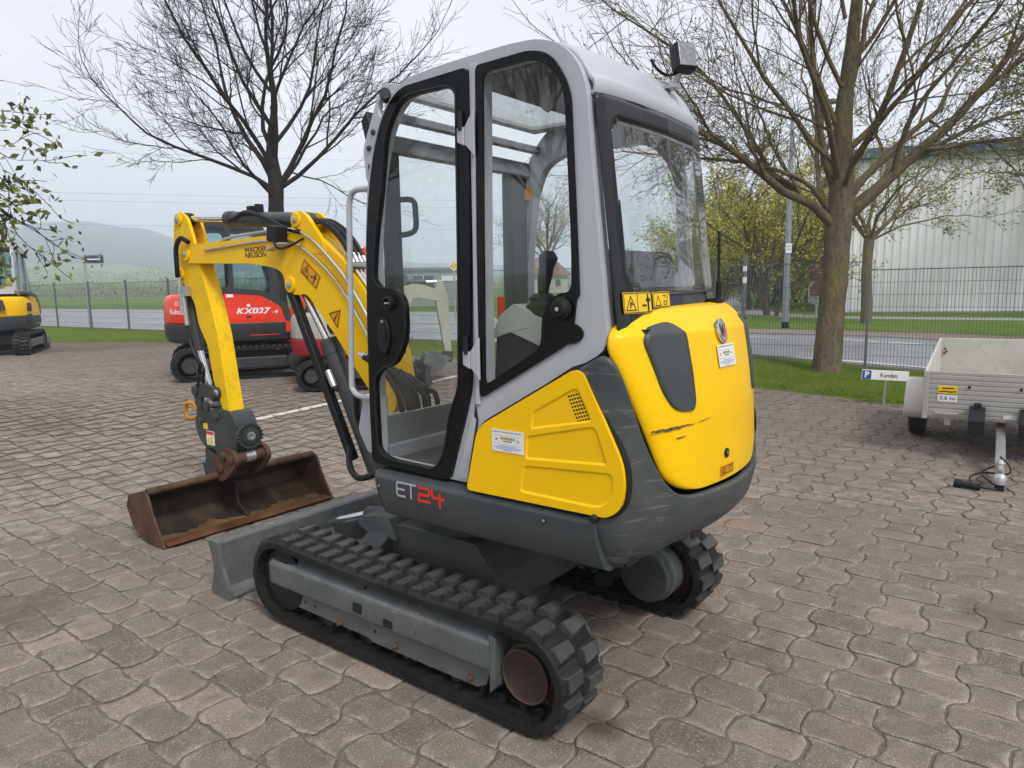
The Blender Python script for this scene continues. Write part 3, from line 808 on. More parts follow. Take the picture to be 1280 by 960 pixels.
# ---- superstructure shell
def side_shell(sgn):
    prof = [(.575, .836), (.600, .828), (.611, .812), (.612, .76), (.603, .70), (.585, .655), (.555, .640), (.30, .640), (.30, .836)]
    rows = []
    for (xt, xb) in ((.060, .028), (-1.000, -1.032)):
        rows.append([(xb+(xt-xb)*(z-.64)/.196, y*sgn, z) for y, z in prof])
    mb = MB(); mb.grid(rows, closed=True)
    mb.f.append(tuple(range(len(prof)))); mb.f.append(tuple(range(2*len(prof)-1, len(prof)-1, -1))); mb.mi += [0, 0]
    s = mb.build('side_skirt', DKG, EXC, bevel=.005)
    mb = MB(); rows = []
    for (xt, xb, yy) in ((.066, .034, 0), (.100, .060, -.02), (.118, .075, -.08)):
        rows.append([(xb+(xt-xb)*(z-.64)/.196, (y+yy)*sgn, z) for y, z in prof])
    mb.grid(rows, closed=True); k = len(prof)
    mb.f.append(tuple(range(k))); mb.f.append(tuple(range(3*k-1, 2*k-1, -1))); mb.mi += [0, 0]
    mb.build('skirt_corner', DKG, EXC, bevel=.005)
    for x, z in ((.045-.005, .795), (-.80, .805)):
        b = MB().lathe((x, .609*sgn, z-.015), (0, sgn, 0), [(0, .011), (.004, .011), (.005, .007)], 12).build('skirt_washer', INK, s)
        MB().lathe((x, .613*sgn, z-.015), (0, sgn, 0), [(0, .006), (.003, .006)], 8).build('skirt_screw', ZINC, s)
    return s
SKL = side_shell(1); side_shell(-1)
core = MB()
core.box((-.42, 0, .745), (.95, 1.10, .16)); core.box((.05, 0, .72), (.14, .9, .12))
core.prism([(-.55, .84), (-1.0, .84), (-1.0, 1.36), (-.90, 1.33), (-.55, 1.12)], 'y', -.565, .575)
core.box((-1.03, 0, 1.10), (.16, .92, .70))
core.box((-.98, 0, .74), (.20, 1.05, .17))
core.build('engine_bay', INK, EXC)
uc = MB(); uc.box((-.45, 0, .652), (1.0, 1.06, .02)); uc.build('underside_plate', DKM, EXC)

def plate_with_pockets(name, outer, pockets, y_in, y_out, depth, mat, draft=.008):
    sg = 1 if y_out > y_in else -1
    mb = MB(); mb.prism(outer, 'y', y_in, y_out, holes=pockets)
    # drop the inner-side caps' openings: floors and drafted walls
    for p in pockets:
        q = inset(p, draft); k = len(p); yf = y_out-sg*depth
        mb.add([(a, y_out, b) for a, b in p]+[(a, yf, b) for a, b in q], [(i, (i+1) % k, k+(i+1) % k, k+i) for i in range(k)])
        tris = tessellate_polygon([[Vector((a, b, 0)) for a, b in q]])
        mb.add([(a, yf, b) for a, b in q], [tuple(t) for t in tris])
    return mb
YP = fillet([(-.447, .843), (-.503, 1.068), (-.532, 1.103), (-.928, 1.326), (-.962, 1.316), (-1.050, 1.145), (-1.106, 1.035), (-1.116, .955), (-1.102, .885), (-1.055, .846)],
            [.02, .02, .03, .03, .03, .1, .06, .06, .06, .06], 4)
PK = [fillet([(-.748, 1.106), (-.757, 1.170), (-.925, 1.264), (-.945, 1.262), (-.996, 1.165), (-.985, 1.155)], .014, 3),
      fillet([(-.722, .998), (-.731, 1.082), (-.995, 1.144), (-1.012, 1.138), (-1.052, 1.028), (-1.046, 1.020)], .014, 3),
      fillet([(-.696, .875), (-.714, .976), (-1.062, .998), (-1.074, .985), (-1.074, .935), (-1.050, .888), (-1.01, .872)], .02, 3)]
for sgn in (1, -1):
    mb = plate_with_pockets('side_panel', YP, PK, .585*sgn, .614*sgn, .005, YEL)
    sp = mb.build('side_panel', YEL, EXC, bevel=.006, seg=2)
    MB().prism(inset(YP, -.009), 'y', .575*sgn, .5995*sgn).build('panel_gasket', INK, EXC)
    if sgn > 0: PANEL = sp
    vg = MB()
    for i in range(8):
        for j in range(5):
            u, v = i/7, j/4
            x = -.904-(.040)*v-.036*u*1.0; z = 1.236+.012*v-.080*u
            vg.box((x, .6073*sgn, z-.002), (.0068, .004, .0075))
    vg.build('vent_grille', INK, sp)
    MB().lathe((-1.005, .603*sgn, .838), (0, sgn, 0), [(0, .014), (.022, .014), (.026, .010)], 14).build('rubber_stop', BLKM, sp)

# rear plan curve (x for each y) of the body
def rear_x(y, z):
    prof = [(.60, -1.10), (.66, -1.165), (.74, -1.215), (.84, -1.240), (.95, -1.243), (1.15, -1.235), (1.30, -1.217), (1.432, -1.193), (1.512, -1.115), (1.519, -1.09), (1.527, -1.0)]
    for (z0, x0), (z1, x1) in zip(prof, prof[1:]):
        if z <= z1: xm = x0+(x1-x0)*max(0, min(1, (z-z0)/(z1-z0))); break
    else: xm = prof[-1][1]
    return xm+.42*y*y+.75*max(0, abs(y)-.42)**2
# engine hood
HZ = [.885, .889, .897, .915, .95, 1.0, 1.08, 1.15, 1.22, 1.29, 1.36, 1.40, 1.424, 1.434, 1.442, 1.46, 1.48, 1.495, 1.506, 1.512, 1.517, 1.522, 1.527]
def hood_half(z):
    e = [(.885, .27), (.893, .335), (.91, .382), (.95, .43), (1.04, .468), (1.21, .528), (1.357, .571), (1.41, .577), (1.435, .566), (1.454, .55), (1.48, .50), (1.492, .463), (1.503, .41), (1.514, .36), (1.527, .31)]
    for (z0, a), (z1, b) in zip(e, e[1:]):
        if z <= z1: return a+(b-a)*(z-z0)/(z1-z0)
    return e[-1][1]
def ins_out(z, k):   # grey insert: outer and inner edge
    o = [(1.169, .34), (1.184, .386), (1.244, .428), (1.352, .461), (1.418, .479), (1.455, .446), (1.47, .362)]
    i = [(1.169, .290), (1.182, .276), (1.425, .280), (1.455, .302), (1.47, .330)]
    e = o if k else i
    for (z0, a), (z1, b) in zip(e, e[1:]):
        if z <= z1: return a+(b-a)*max(0, (z-z0)/(z1-z0))
    return e[-1][1]
rows = []
NYH = 37
for z in HZ:
    h = hood_half(z); row = []
    for j in range(NYH):
        y = h*(1-2*j/(NYH-1)); x = rear_x(y, z)
        # edge roll
        e = max(0, (abs(y)-(h-.035))/.035); x += .018*e*e
        # shallow shelf below the inserts
        if z < 1.12: x -= .006*smooth01(1.14, 1.08, z) if False else 0
        row.append((x-.004, y, z))
    rows.append(row)
mb = MB(); mb.grid(rows)
HOOD = mb.build('engine_hood', YEL, EXC, solid=.02, sharp=50)
hm = HOOD.modifiers.new('sub', 'SUBSURF'); hm.levels = 1; hm.render_levels = 1
bpy.context.view_layer.update()
def on_hood(y, z, off=.003): return Vector((rear_x(y, z)-.004-off, y, z))
INSO = fillet([(.340, 1.169), (.388, 1.184), (.430, 1.244), (.461, 1.352), (.480, 1.418), (.447, 1.456), (.36, 1.470), (.320, 1.470), (.283, 1.436), (.277, 1.200), (.290, 1.169)], [.03, .04, .06, .08, .03, .03, .02, .02, .03, .03, .02], 5)
def span(poly, z):
    ys = []
    for (y0, z0), (y1, z1) in zip(poly, poly[1:]+poly[:1]):
        if (z0 <= z < z1) or (z1 <= z < z0): ys.append(y0+(y1-y0)*(z-z0)/(z1-z0))
    return min(ys), max(ys)
zmin, zmax = min(p[1] for p in INSO), max(p[1] for p in INSO)
for sgn in (1, -1):
    rows = []
    for i in range(49):
        t = .5-.5*math.cos(math.pi*i/48); z = zmin+.0005+(zmax-zmin-.001)*t
        a, b = span(INSO, z); rows.append([on_hood((a+(b-a)*q/8)*sgn, z, .0065) for q in range(9)])
    MB().grid(rows).build('hood_insert', DKI, HOOD, solid=.012)

# grey counterweight wrapped round the corners
def body_plan(s, z):
    """s in 0..1 from the left side seam round the back to the right"""
    pts = [(-.915, .604), (-.95, .606), (-.985, .607), (-1.03, .604), (-1.07, .590), (-1.105, .560)]
    off = -.028 if z < .93 else -.012
    tz = smooth01(.80, .60, z)
    n = 24; ys = [.52-1.04*i/n for i in range(n+1)]
    path = [Vector((x, y-.05*tz, 0)) for x, y in pts]
    path += [Vector((rear_x(y, max(.60, z))+off*(1-abs(y)/.9), y, 0)) for y in ys]
    path += [Vector((x, -y+.05*tz, 0)) for x, y in reversed(pts)]
    return path
zs = [0, .08, .16, .24, .32, .40, .46, .50, .54, .60, .7, .78, .85, .92, .97, 1.0]
base = body_plan(0, .85); K = len(base)
def top_z(i):
    p = base[i]; y = abs(p.y)
    if p.x > -.92: return 1.312
    if p.x > -.96: return 1.335
    if p.x > -1.0: return 1.358
    e = [(0, .872), (.30, .872), (.37, .885), (.415, .915), (.45, .955), (.488, 1.04), (.548, 1.21), (.585, 1.345), (.60, 1.382), (.62, 1.382)]
    for (a, z0), (b, z1) in zip(e, e[1:]):
        if y <= b: return z0+(z1-z0)*(y-a)/(b-a)
    return 1.36
def bot_z(i):
    y = base[i].y; a = abs(y)
    if base[i].x > -.97: return 1.0
    if a > .5: return .638
    return .638+.018*smooth01(.5, .30, a)
grid = []
for t in zs:
    row = []
    for i in range(K):
        z = bot_z(i)+(top_z(i)-bot_z(i))*t
        p = body_plan(0, z)[i]
        roll = max(0, (.70-z)/.06)
        x, y = p.x, p.y
        if roll > 0: x += .025*roll**2; y *= 1-.03*roll**2
        zc = .765-.10*smooth01(.22, .46, y)
        if z < zc and abs(y) < .5 and p.x < -1.05: x += .42*(zc-z)
        row.append((x, y, z))
    grid.append(row)
mb = MB(); mb.grid(grid)
CW = mb.build('counterweight', DKC, EXC, solid=.03, sharp=45)
md = CW.modifiers.new('sub', 'SUBSURF'); md.levels = 1; md.render_levels = 1
# tow pockets in the lower edge of the counterweight
for y in (.20, -.36):
    mb = MB(); mb.lathe((rear_x(y, .70)-.004, y, .705), (-1, 0, -.25), [(0, .030), (.004, .030)], 16)
    mb.build('tow_eye_recess', INK, CW)

# ---- cab
CABO = [(.137, .850), (.140, 1.10), (.134, 1.732), (.105, 2.00), (.062, 2.165), (.013, 2.258), (-.055, 2.336), (-.130, 2.384), (-.31, 2.398), (-.631, 2.406), (-.760, 2.398), (-.850, 2.362), (-.915, 2.29), (-.941, 2.21), (-.962, 1.953), (-.990, 1.689), (-1.020, 1.389), (-.93, 1.340), (-.520, 1.112), (-.487, 1.085), (-.468, 1.06), (-.410, .848)]
DOORO = fillet([(.128, .858), (.128, 1.128), (.121, 1.467), (.104, 1.795), (.076, 1.985), (.038, 2.136), (-.006, 2.237), (-.060, 2.309), (-.129, 2.352), (-.464, 2.362), (-.455, 1.766), (-.440, 1.216), (-.413, 1.128), (-.363, .982), (-.318, .846)], [.03, .05, .05, .05, .05, .05, .05, .05, .05, .03, .1, .05, .06, .05, .03], 4)
DOORW = fillet([(.051, 1.793), (.006, 1.966), (-.036, 2.201), (-.113, 2.302), (-.19, 2.319), (-.365, 2.315), (-.408, 2.29), (-.398, 1.711), (-.392, 1.476), (-.382, 1.212), (-.336, 1.126), (-.295, .951), (-.248, .880), (.015, .884), (.087, .914), (.089, 1.223), (.04, 1.272), (-.041, 1.291), (-.109, 1.398), (-.107, 1.545), (-.064, 1.593), (.035, 1.599), (.071, 1.632)], [.06, .06, .06, .05, .04, .03, .04, .05, .05, .05, .06, .05, .05, .05, .04, .04, .04, .04, .06, .06, .03, .03, .03], 4)
QO = fillet([(-.481, 1.765), (-.493, 2.362), (-.731, 2.366), (-.807, 2.341), (-.859, 2.272), (-.888, 2.203), (-.909, 1.75), (-.916, 1.562), (-.905, 1.552), (-.887, 1.42), (-.86, 1.396), (-.805, 1.365), (-.478, 1.183)], [.02, .02, .06, .05, .05, .05, .05, .02, .02, .02, .03, .03, .03], 4)
QG = fillet([(-.515, 1.763), (-.527, 2.332), (-.732, 2.335), (-.788, 2.312), (-.842, 2.262), (-.864, 2.194), (-.885, 1.75), (-.887, 1.60), (-.875, 1.575), (-.83, 1.571), (-.785, 1.525), (-.765, 1.485), (-.760, 1.385), (-.506, 1.237)], [.02, .03, .05, .05, .05, .05, .05, .03, .02, .03, .03, .04, .04, .03], 4)
def insq(p, d): return inset(p, d)
mb = MB(); mb.prism(fillet(CABO, [.02]+[.08]*18+[.03, .02, .01], 3), 'y', .495, .552, holes=[inset(DOORO, .022), inset(QO, .022)])
CABF = mb.build('cab_frame', CABG, EXC, bevel=.022, seg=4)
# right side frame: mirrored outline, two window openings
RW1 = fillet([(-.80, 1.36), (-.775, 2.02), (-.73, 2.14), (-.62, 2.235), (-.18, 2.235), (-.06, 2.19), (.005, 2.05), (.045, 1.75), (.05, 1.10), (-.30, 1.10)], [.05, .12, .1, .1, .08, .08, .1, .1, .05, .05], 4)
CABOR = [(x+.15*smooth01(-.70, -.90, x), z) for x, z in CABO]
mb = MB(); mb.prism(fillet(CABOR, [.02]+[.08]*18+[.03, .02, .01], 3), 'y', -.525, -.47, holes=[RW1])
CABR = mb.build('cab_frame', CABG, EXC, bevel=.02, seg=3)
for w in (RW1,): MB().prism(inset(w, -.01), 'y', -.531, -.526).build('window_glass', GLS, CABR)
# door
mb = MB(); mb.prism(DOORO, 'y', .548, .570, holes=[inset(DOORW, .004)])
DOOR = mb.build('cab_door', BLK, EXC, bevel=.006)
MB().prism(inset(DOORW, -.012), 'y', .556, .561).build('door_glass', GLS, DOOR)
gs = MB(); gs.tube([(x, .571, z) for x, z in DOORW]+[(DOORW[0][0], .571, DOORW[0][1])], .005, 6); gs.build('glass_seal', BLKM, DOOR)
h = MB()
k = 20; el = [(.018+.036*math.cos(2*math.pi*i/k), 1.405+.078*math.sin(2*math.pi*i/k)) for i in range(k)]
h.prism(el, 'y', .566, .580); hd = h.build('door_handle', BLKM, DOOR, bevel=.005)
el2 = [(.016+.024*math.cos(2*math.pi*i/k), 1.392+.052*math.sin(2*math.pi*i/k)) for i in range(k)]
MB().prism(el2, 'y', .580, .5815).build('handle_recess', INK, hd)
MB().prism(fillet([(-.006, 1.385), (.038, 1.385), (.036, 1.44), (-.004, 1.44)], .01), 'y', .581, .588).build('handle_paddle', BLKM, hd, bevel=.003)
MB().lathe((.018, .579, 1.464), (0, 1, 0), [(0, .007), (.003, .007)], 10).build('key_lock', ZINC, hd)
MB().lathe((-.022, .568, 1.538), (0, 1, 0), [(0, .030), (.022, .028), (.024, .020), (.010, .018), (.010, .001)], 20).build('door_catch', BLKM, DOOR)
MB().lathe((-.026, .575, 1.538), (1, .5, 0), [(0, .004), (.022, .004)], 8).build('catch_pin', ZINC, DOOR)
MB().lathe((-.850, .568, 1.520), (0, 1, 0), [(0, .040), (.010, .038), (.014, .030), (.026, .026), (.028, .014), (.016, .010)], 24).build('door_holder', BLKM, EXC)
for a in range(3):
    MB().lathe((-.850+.028*math.cos(a*2.1+.5), .578, 1.520+.028*math.sin(a*2.1+.5)), (0, 1, 0), [(0, .004), (.003, .004)], 8).build('holder_screw', ZINC, EXC)
MB().lathe((-.850, .594, 1.520), (0, 1, 0), [(0, .008), (.003, .008)], 12).build('holder_pin', ZINC, EXC)
for z in (2.13, 1.33):
    hg = MB(); hg.prism([(-.448, z-.035), (-.448, z+.030), (-.415, z+.030), (-.415, z-.020)], 'y', .566, .580)
    hg.prism([(-.45, z-.03), (-.492, z-.075), (-.492, z+.085), (-.45, z+.03)], 'y', .568, .578)
    hg.build('door_hinge', CABG, DOOR, bevel=.003)
    MB().cyl((-.432, .578, z+.02), (-.432, .578, z+.085), .010, 10).build('hinge_pin', INK, DOOR)
MB().lathe((-.048, .572, 2.318), (-.6, .6, .15), [(0, .014), (.035, .014), (.04, .022), (.060, .022)], 14).build('door_buffer', INK, DOOR)
# quarter window: black printed band round clear glass
BUMP = fillet([(-.80, 1.560), (-.84, 1.592), (-.905, 1.56), (-.893, 1.44), (-.885, 1.405), (-.80, 1.366), (-.745, 1.40), (-.76, 1.49)], [.03, .04, .04, .03, .03, .05, .05, .05], 4)
mb = MB(); mb.prism(QO, 'y', .5535, .562, holes=[QG]); QF = mb.build('quarter_window', BLK, EXC, bevel=.003)
MB().prism(inset(QG, -.010), 'y', .5540, .5585).build('quarter_glass', GLS, QF)
mb = MB(); el = [(-.872+.058*math.cos(2*math.pi*i/24), 1.438+.036*math.sin(2*math.pi*i/24)) for i in range(24)]
mb.prism(el, 'y', .5542, .5615); mb.build('window_corner', BLK, QF, bevel=.002)
# light grey strip and post between door and panel
MB().prism(fillet([(-.438, 1.12), (-.456, 1.10), (-.405, .862), (-.360, .862), (-.398, 1.0)], .006), 'y', .553, .560).build('pillar_strip', plain('strip_grey', (.46, .49, .53), .4), EXC, bevel=.003)
MB().prism([(-.452, 1.16), (-.462, 1.10), (-.420, .855), (-.409, .855)], 'y', .5525, .557).build('pillar_gasket', INK, EXC)
MB().prism([(-.462, 2.372), (-.494, 2.372), (-.478, 1.16), (-.455, 1.16)], 'y', .5525, .560).build('centre_post', CABG, EXC, bevel=.004)

# rear glass and its plan curve
def rearwin(y, z):
    x0 = -.95-.08*(2.20-z)/.70
    e = [(.545, -.0), (.53, -.010), (.50, -.024), (.42, -.035), (.30, -.044), (.10, -.048), (-.15, -.034), (-.30, -.002), (-.40, .042), (-.46, .085), (-.50, .140), (-.515, .22)]
    for (a, p), (b, q) in zip(e, e[1:]):
        if y >= b: return x0+p+(q-p)*(y-a)/(b-a)
    return x0+e[-1][1]
YS = [.532, .50, .46, .40, .32, .22, .10, -.02, -.14, -.24, -.32, -.38, -.43, -.465, -.49, -.505]
ZS = [1.40, 1.44, 1.49, 1.53, 1.60, 1.75, 1.90, 2.05, 2.12, 2.17, 2.20]
def in_glass(y, z):
    return 1.525 < z < 2.115 and -.495 < y < .475
fr = MB(); gl = MB()
ysf = [.532-.0105*i for i in range(100)]; ysf = [y for y in ysf if y > -.51]
zsf = [1.395+.0175*i for i in range(47)]
def g_in(y, z):
    # rounded-rectangle clear area
    a, b, c, d, r = -.53, .480-.02*(2.15-z), 1.578, 2.132, .07
    if not (a < y < b and c < z < d): return False
    dx = max(a+r-y, y-(b-r), 0); dz = max(c+r-z, z-(d-r), 0)
    return dx*dx+dz*dz < r*r
vid = {}
for part, want in ((gl, True), (fr, False)):
    vs = []; fs = []; ids = {}
    for i in range(len(ysf)-1):
        for j in range(len(zsf)-1):
            ym = (ysf[i]+ysf[i+1])/2; zm = (zsf[j]+zsf[j+1])/2
            if g_in(ym, zm) != want: continue
            q = []
            for (a, b) in ((i, j), (i+1, j), (i+1, j+1), (i, j+1)):
                if (a, b) not in ids:
                    ids[(a, b)] = len(vs); y, z = ysf[a], zsf[b]; vs.append((rearwin(y, z)+(.002 if want else 0), y, z))
                q.append(ids[(a, b)])
            fs.append(q)
    part.add(vs, fs)
RWF = fr.build('rear_window', paint('tinted_band', (.008, .0085, .010), .12, var=.05, rvar=.05), EXC, solid=.006)
gl.build('rear_glass', GLSR, RWF, solid=.004)
# roof: visor band over the rear glass and domed top
rprof = [(-.945, 2.192, .006), (-.947, 2.197, -.010), (-.946, 2.225, -.014), (-.943, 2.250, -.012), (-.940, 2.254, -.002), (-.930, 2.275, 0), (-.912, 2.305, 0), (-.885, 2.340, 0), (-.850, 2.366, 0), (-.80, 2.388, 0), (-.73, 2.401, 0), (-.63, 2.407, 0), (-.50, 2.404, 0), (-.40, 2.402, 0)]
ysr = [.530, .515, .48, .42, .34, .22, .10, -.02, -.14, -.24, -.32, -.39, -.44, -.48, -.505, -.52]
rows = []
for xf, z, o_ in rprof:
    row = []
    f = max(0, min(1, 1-(xf+.95)/.55))
    for y in ysr:
        dx = rearwin(max(-.514, y), 2.20)-rearwin(.530, 2.20)
        x = xf+dx*f+o_
        e = max(0, (-.38-y)/.14)
        row.append((x, y, z+(.012*(1-((y-.0)/.54)**2) if z > 2.26 else 0)-(.05*e*e if z > 2.33 else 0)))
    rows.append(row)
mb = MB(); mb.grid(rows)
ROOF = mb.build('cab_roof', CABG, EXC, solid=.02, sharp=60)
md = ROOF.modifiers.new('sub', 'SUBSURF'); md.levels = 1; md.render_levels = 1
# ceiling and roof hatch
rh = MB(); rh.box((-.62, .012, 2.345), (.46, .98, .02)); rh.build('ceiling', plain('ceiling_grey', (.16, .16, .165), .8), EXC)
rh = MB()
rh.prism([(-.40, -.475), (-.40, .50), (.0, .50), (.0, -.475)], 'z', 2.352, 2.372, holes=[fillet([(-.36, -.40), (-.36, .43), (-.05, .43), (-.05, -.40)], .03)])
rh.build('roof_hatch', CABG, EXC, bevel=.005)
MB().prism([(-.37, -.41), (-.37, .44), (-.04, .44), (-.04, -.41)], 'z', 2.357, 2.362).build('hatch_glass', GLS, EXC)
# front frame
ff = MB()
ff.bar((.05, -.48, 2.18), (.05, .50, 2.18), .05, .07); ff.bar((.11, -.48, .88), (.11, .50, .88), .05, .09)
ff.bar((-.02, -.48, 2.27), (-.02, .50, 2.27), .04, .035)
ff.build('front_frame', paint('frame_shade_grey', (.24, .25, .27), .5, var=.06), EXC, bevel=.008)
MB().box((.115, .01, .955), (.02, .97, .19)).build('front_panel', paint('panel_mid_grey', (.135, .148, .152), .55, var=.06), EXC, bevel=.006)
MB().prism([(-.455, 1.055), (-.455, 2.15), (.48, 2.15), (.48, 1.055)], 'x', .092, .097).build('windscreen', GLS, EXC)
# interior
it = MB(); it.box((-.40, 0, .855), (1.0, 1.0, .02)); it.build('cab_floor', plain('floor_mat', (.05, .05, .048), .85), EXC)
fl = MB()
for i in range(16): fl.box((-.19+.0, .10+.026*i, .869), (.26, .010, .008))
fl.build('floor_ribs', plain('floor_ribs', (.11, .105, .09), .8), EXC)
it = MB(); it.prism([(.10, .865), (.10, 1.06), (.06, 1.06), (-.38, 1.00), (-.38, .865)], 'y', -.46, -.40); it.build('kick_panel', plain('kick_grey', (.30, .32, .33), .5), EXC)
st = MB()
st.prism(fillet([(-.42, 1.03), (-.44, 1.13), (-.86, 1.10), (-.86, 1.02)], .04), 'y', -.20, .26)
st.build('seat_cushion', BLKM, EXC, bevel=.03, seg=3)
st = MB(); st.prism(fillet([(-.76, 1.09), (-.84, 1.09), (-.955, 1.60), (-.93, 1.72), (-.87, 1.72), (-.82, 1.58)], .05), 'y', -.10, .34)
st.build('seat_back', BLKM, EXC, bevel=.05, seg=3)
st = MB(); st.box((-.62, .03, .95), (.40, .44, .17)); st.build('seat_base', BLKM, EXC, bevel=.02)
for sgn, yy in ((1, .395), (-1, -.345)):
    c = MB(); c.prism(fillet([(-.47, 1.40), (-.51, 1.49), (-.58, 1.535), (-.72, 1.47), (-.82, 1.40), (-.84, 1.28), (-.76, 1.36), (-.56, 1.43)], .012), 'y', yy-.08, yy+.08)
    c.build('armrest_console', plain('console_grey', (.42, .42, .40), .5), EXC, bevel=.012)
    c = MB(); c.prism(fillet([(-.44, .90), (-.49, 1.42), (-.56, 1.44), (-.74, 1.37), (-.86, 1.24), (-.92, .90)], .02), 'y', yy-.07, yy+.07)
    c.build('console_base', BLKM, EXC, bevel=.015)
    j = MB(); j.lathe((-.655, yy, 1.475), (.05, 0, 1), [(0, .068), (.02, .076), (.035, .056), (.05, .064), (.065, .046), (.08, .052), (.095, .030)], 18)
    j.build('joystick_boot', BLKM, EXC)
    j = MB(); j.tube([(-.650, yy, 1.55), (-.655, yy, 1.58), (-.660, yy, 1.61), (-.672, yy, 1.665), (-.680, yy, 1.70), (-.682, yy, 1.722)], [.015, .020, .025, .028, .036, .020], 12)
    j.build('joystick', BLKM, EXC)
MB().box((-.46, .40, 1.50), (.02, .03, .12)).build('safety_lever', REDP, EXC, bevel=.006)
hl = MB(); hl.tube(smooth_curve([(.06, .44, 1.96), (-.02, .42, 1.955), (-.035, .42, 1.90), (-.025, .42, 1.83), (.06, .44, 1.815)], 4), .012, 8); hl.box((.075, .45, 1.75), (.06, .05, .86)); hl.build('grab_handle', BLKM, EXC)
# dark interior pillars along the right front
MB().box((.085, -.415, 1.60), (.07, .13, 1.12)).build('interior_pillar', plain('trim_grey', (.09, .09, .095), .6), EXC, bevel=.01)
MB().box((-.05, .10, 2.20), (.05, .10, .06)).build('interior_mirror', BLKM, EXC, bevel=.01)
cl = MB(); cl.prism(fillet([(-.62, 2.335), (-.66, 2.335), (-.675, 2.24), (-.65, 2.215), (-.62, 2.24)], .01), 'y', .34, .352); cl.build('coat_hook', CABG, EXC, bevel=.003)
lb = MB(); lb.box((.045, -.455, 2.06), (.075, .003, .055)); lb.build('warning_label', ORNG, EXC)

# outside fittings: handrail, light bracket, lamp, aerial
hr = MB(); hr.tube(smooth_curve([(.15, .50, 2.010), (.235, .50, 2.012), (.272, .50, 1.985), (.285, .50, 1.90), (.305, .50, 1.50), (.322, .50, 1.20), (.315, .50, 1.150), (.27, .50, 1.125), (.14, .50, 1.120)], 5), .0125, 10)
hr.build('handrail', CABG, EXC)
br = MB()
o = fillet([(-.04, 2.395), (.06, 2.42), (.10, 2.36), (.195, 2.18), (.185, 2.05), (.13, 1.98), (.10, 2.05), (.05, 2.24)], .02, 3)
ho = [(.075+.022*math.cos(a*math.pi/5), 2.325+.035*math.sin(a*math.pi/5)) for a in range(10)]
br.prism(o, 'y', .455, .485, holes=[ho]); BRK = br.build('guard_bracket', CABG, EXC, bevel=.004)
for x, z in ((.125, 2.235), (.155, 2.175), (.15, 2.10), (.12, 2.02)):
    MB().lathe((x, .485, z), (0, 1, 0), [(0, .012), (.008, .012), (.012, .006)], 8).build('bracket_bolt', DKM, BRK)
MB().prism([(.13, 2.18), (.20, 2.34), (.235, 2.30), (.19, 2.14)], 'y', .36, .46).build('front_lamp', BLKM, EXC, bevel=.01)
lp = MB(); c0 = Vector((-1.000, -.03, 2.420))
q = Matrix.Rotation(R(-34), 3, 'Z') @ Matrix.Rotation(R(14), 3, 'Y')
lp.box(c0, (.055, .085, .105), q); LMP = lp.build('work_lamp', BLKM, EXC, bevel=.012)
lp = MB(); lp.box(c0+q @ Vector((-.029, 0, 0)), (.006, .070, .088), q); lp.build('lamp_lens', paint('lamp_lens', (.26, .265, .27), .12, var=.3, scale=60, metal=.5), LMP, bevel=.002)
lp = MB(); lp.tube([(-.985, -.03, 2.375), (-.97, -.03, 2.345), (-.955, -.03, 2.315)], .016, 8); lp.box((-.96, -.03, 2.325), (.05, .05, .012)); lp.build('lamp_bracket', ZINC, LMP)
lp = MB(); lp.tube(smooth_curve([(-.98, -.02, 2.37), (-.97, .02, 2.355), (-.955, .05, 2.36), (-.945, .085, 2.375), (-.935, .10, 2.40)], 4), .0055, 6); lp.build('lamp_cable', BLKM, LMP)
an = MB(); an.tube([(-1.075, -.235, 1.53), (-1.075, -.235, 1.60)], .012, 8); an.tube([(-1.075, -.235, 1.60), (-1.072, -.235, 1.80)], .006, 6); an.box((-1.06, -.225, 1.525), (.05, .06, .02)); an.build('aerial', BLKM, EXC)
gv = MB(); gv.tube([(rearwin(-.47, 1.55)-.004, -.478, 1.50), (rearwin(-.47, 2.18)-.004, -.475, 2.12)], .007, 6); gv.build('window_trim', INK, RWF)

# ---- boom and stick
BY0, BY1 = -.03, -.17
BOOM = fillet([(2.58, 1.921), (2.397, 1.912), (1.676, 1.928), (1.509, 1.932), (1.360, 1.936), (1.26, 1.925), (1.176, 1.882), (.988, 1.753), (.833, 1.603), (.70, 1.42), (.63, 1.27), (.60, 1.10), (.61, .96), (.66, .92), (.73, .95), (.852, 1.075), (.983, 1.216), (1.074, 1.324), (1.231, 1.477), (1.330, 1.574), (1.46, 1.565), (1.535, 1.60), (1.545, 1.69), (1.60, 1.722), (1.70, 1.742), (1.896, 1.766), (2.161, 1.774), (2.571, 1.788), (2.680, 1.795), (2.715, 1.853), (2.67, 1.915)], .04, 3)
mb = MB(); mb.prism(BOOM, 'y', BY0, BY1); BM = mb.build('boom', YEL, EXC, bevel=.008)
LUGP = fillet([(1.53, 1.88), (1.445, 1.925), (1.420, 2.026), (1.388, 2.048), (1.335, 2.046), (1.289, 2.017), (1.165, 1.880), (1.12, 1.80), (1.30, 1.80)], .025, 3)
for y in (BY0+.004, BY1+.022): MB().prism(LUGP, 'y', y, y-.026).build('boom_lug', YEL, BM, bevel=.005)
# second lug plate shows above the top edge as a gap between plates: pin bosses
for x, z, r in ((1.388, 2.000, .030), (1.479, 1.626, .032), (2.659, 1.854, .034)):
    for y, s in ((BY0, 1), (BY1, -1)):
        MB().lathe((x, y-.004*s, z), (0, s, 0), [(0, r*1.5), (.012, r*1.5), (.016, r*1.35), (.017, r*.8)], 20).build('pin_boss', YEL, BM)
        MB().lathe((x, y+.010*s, z), (0, s, 0), [(0, r*.62), (.010, r*.62), (.013, r*.45)], 14).build('pivot_pin', ZINC, BM)
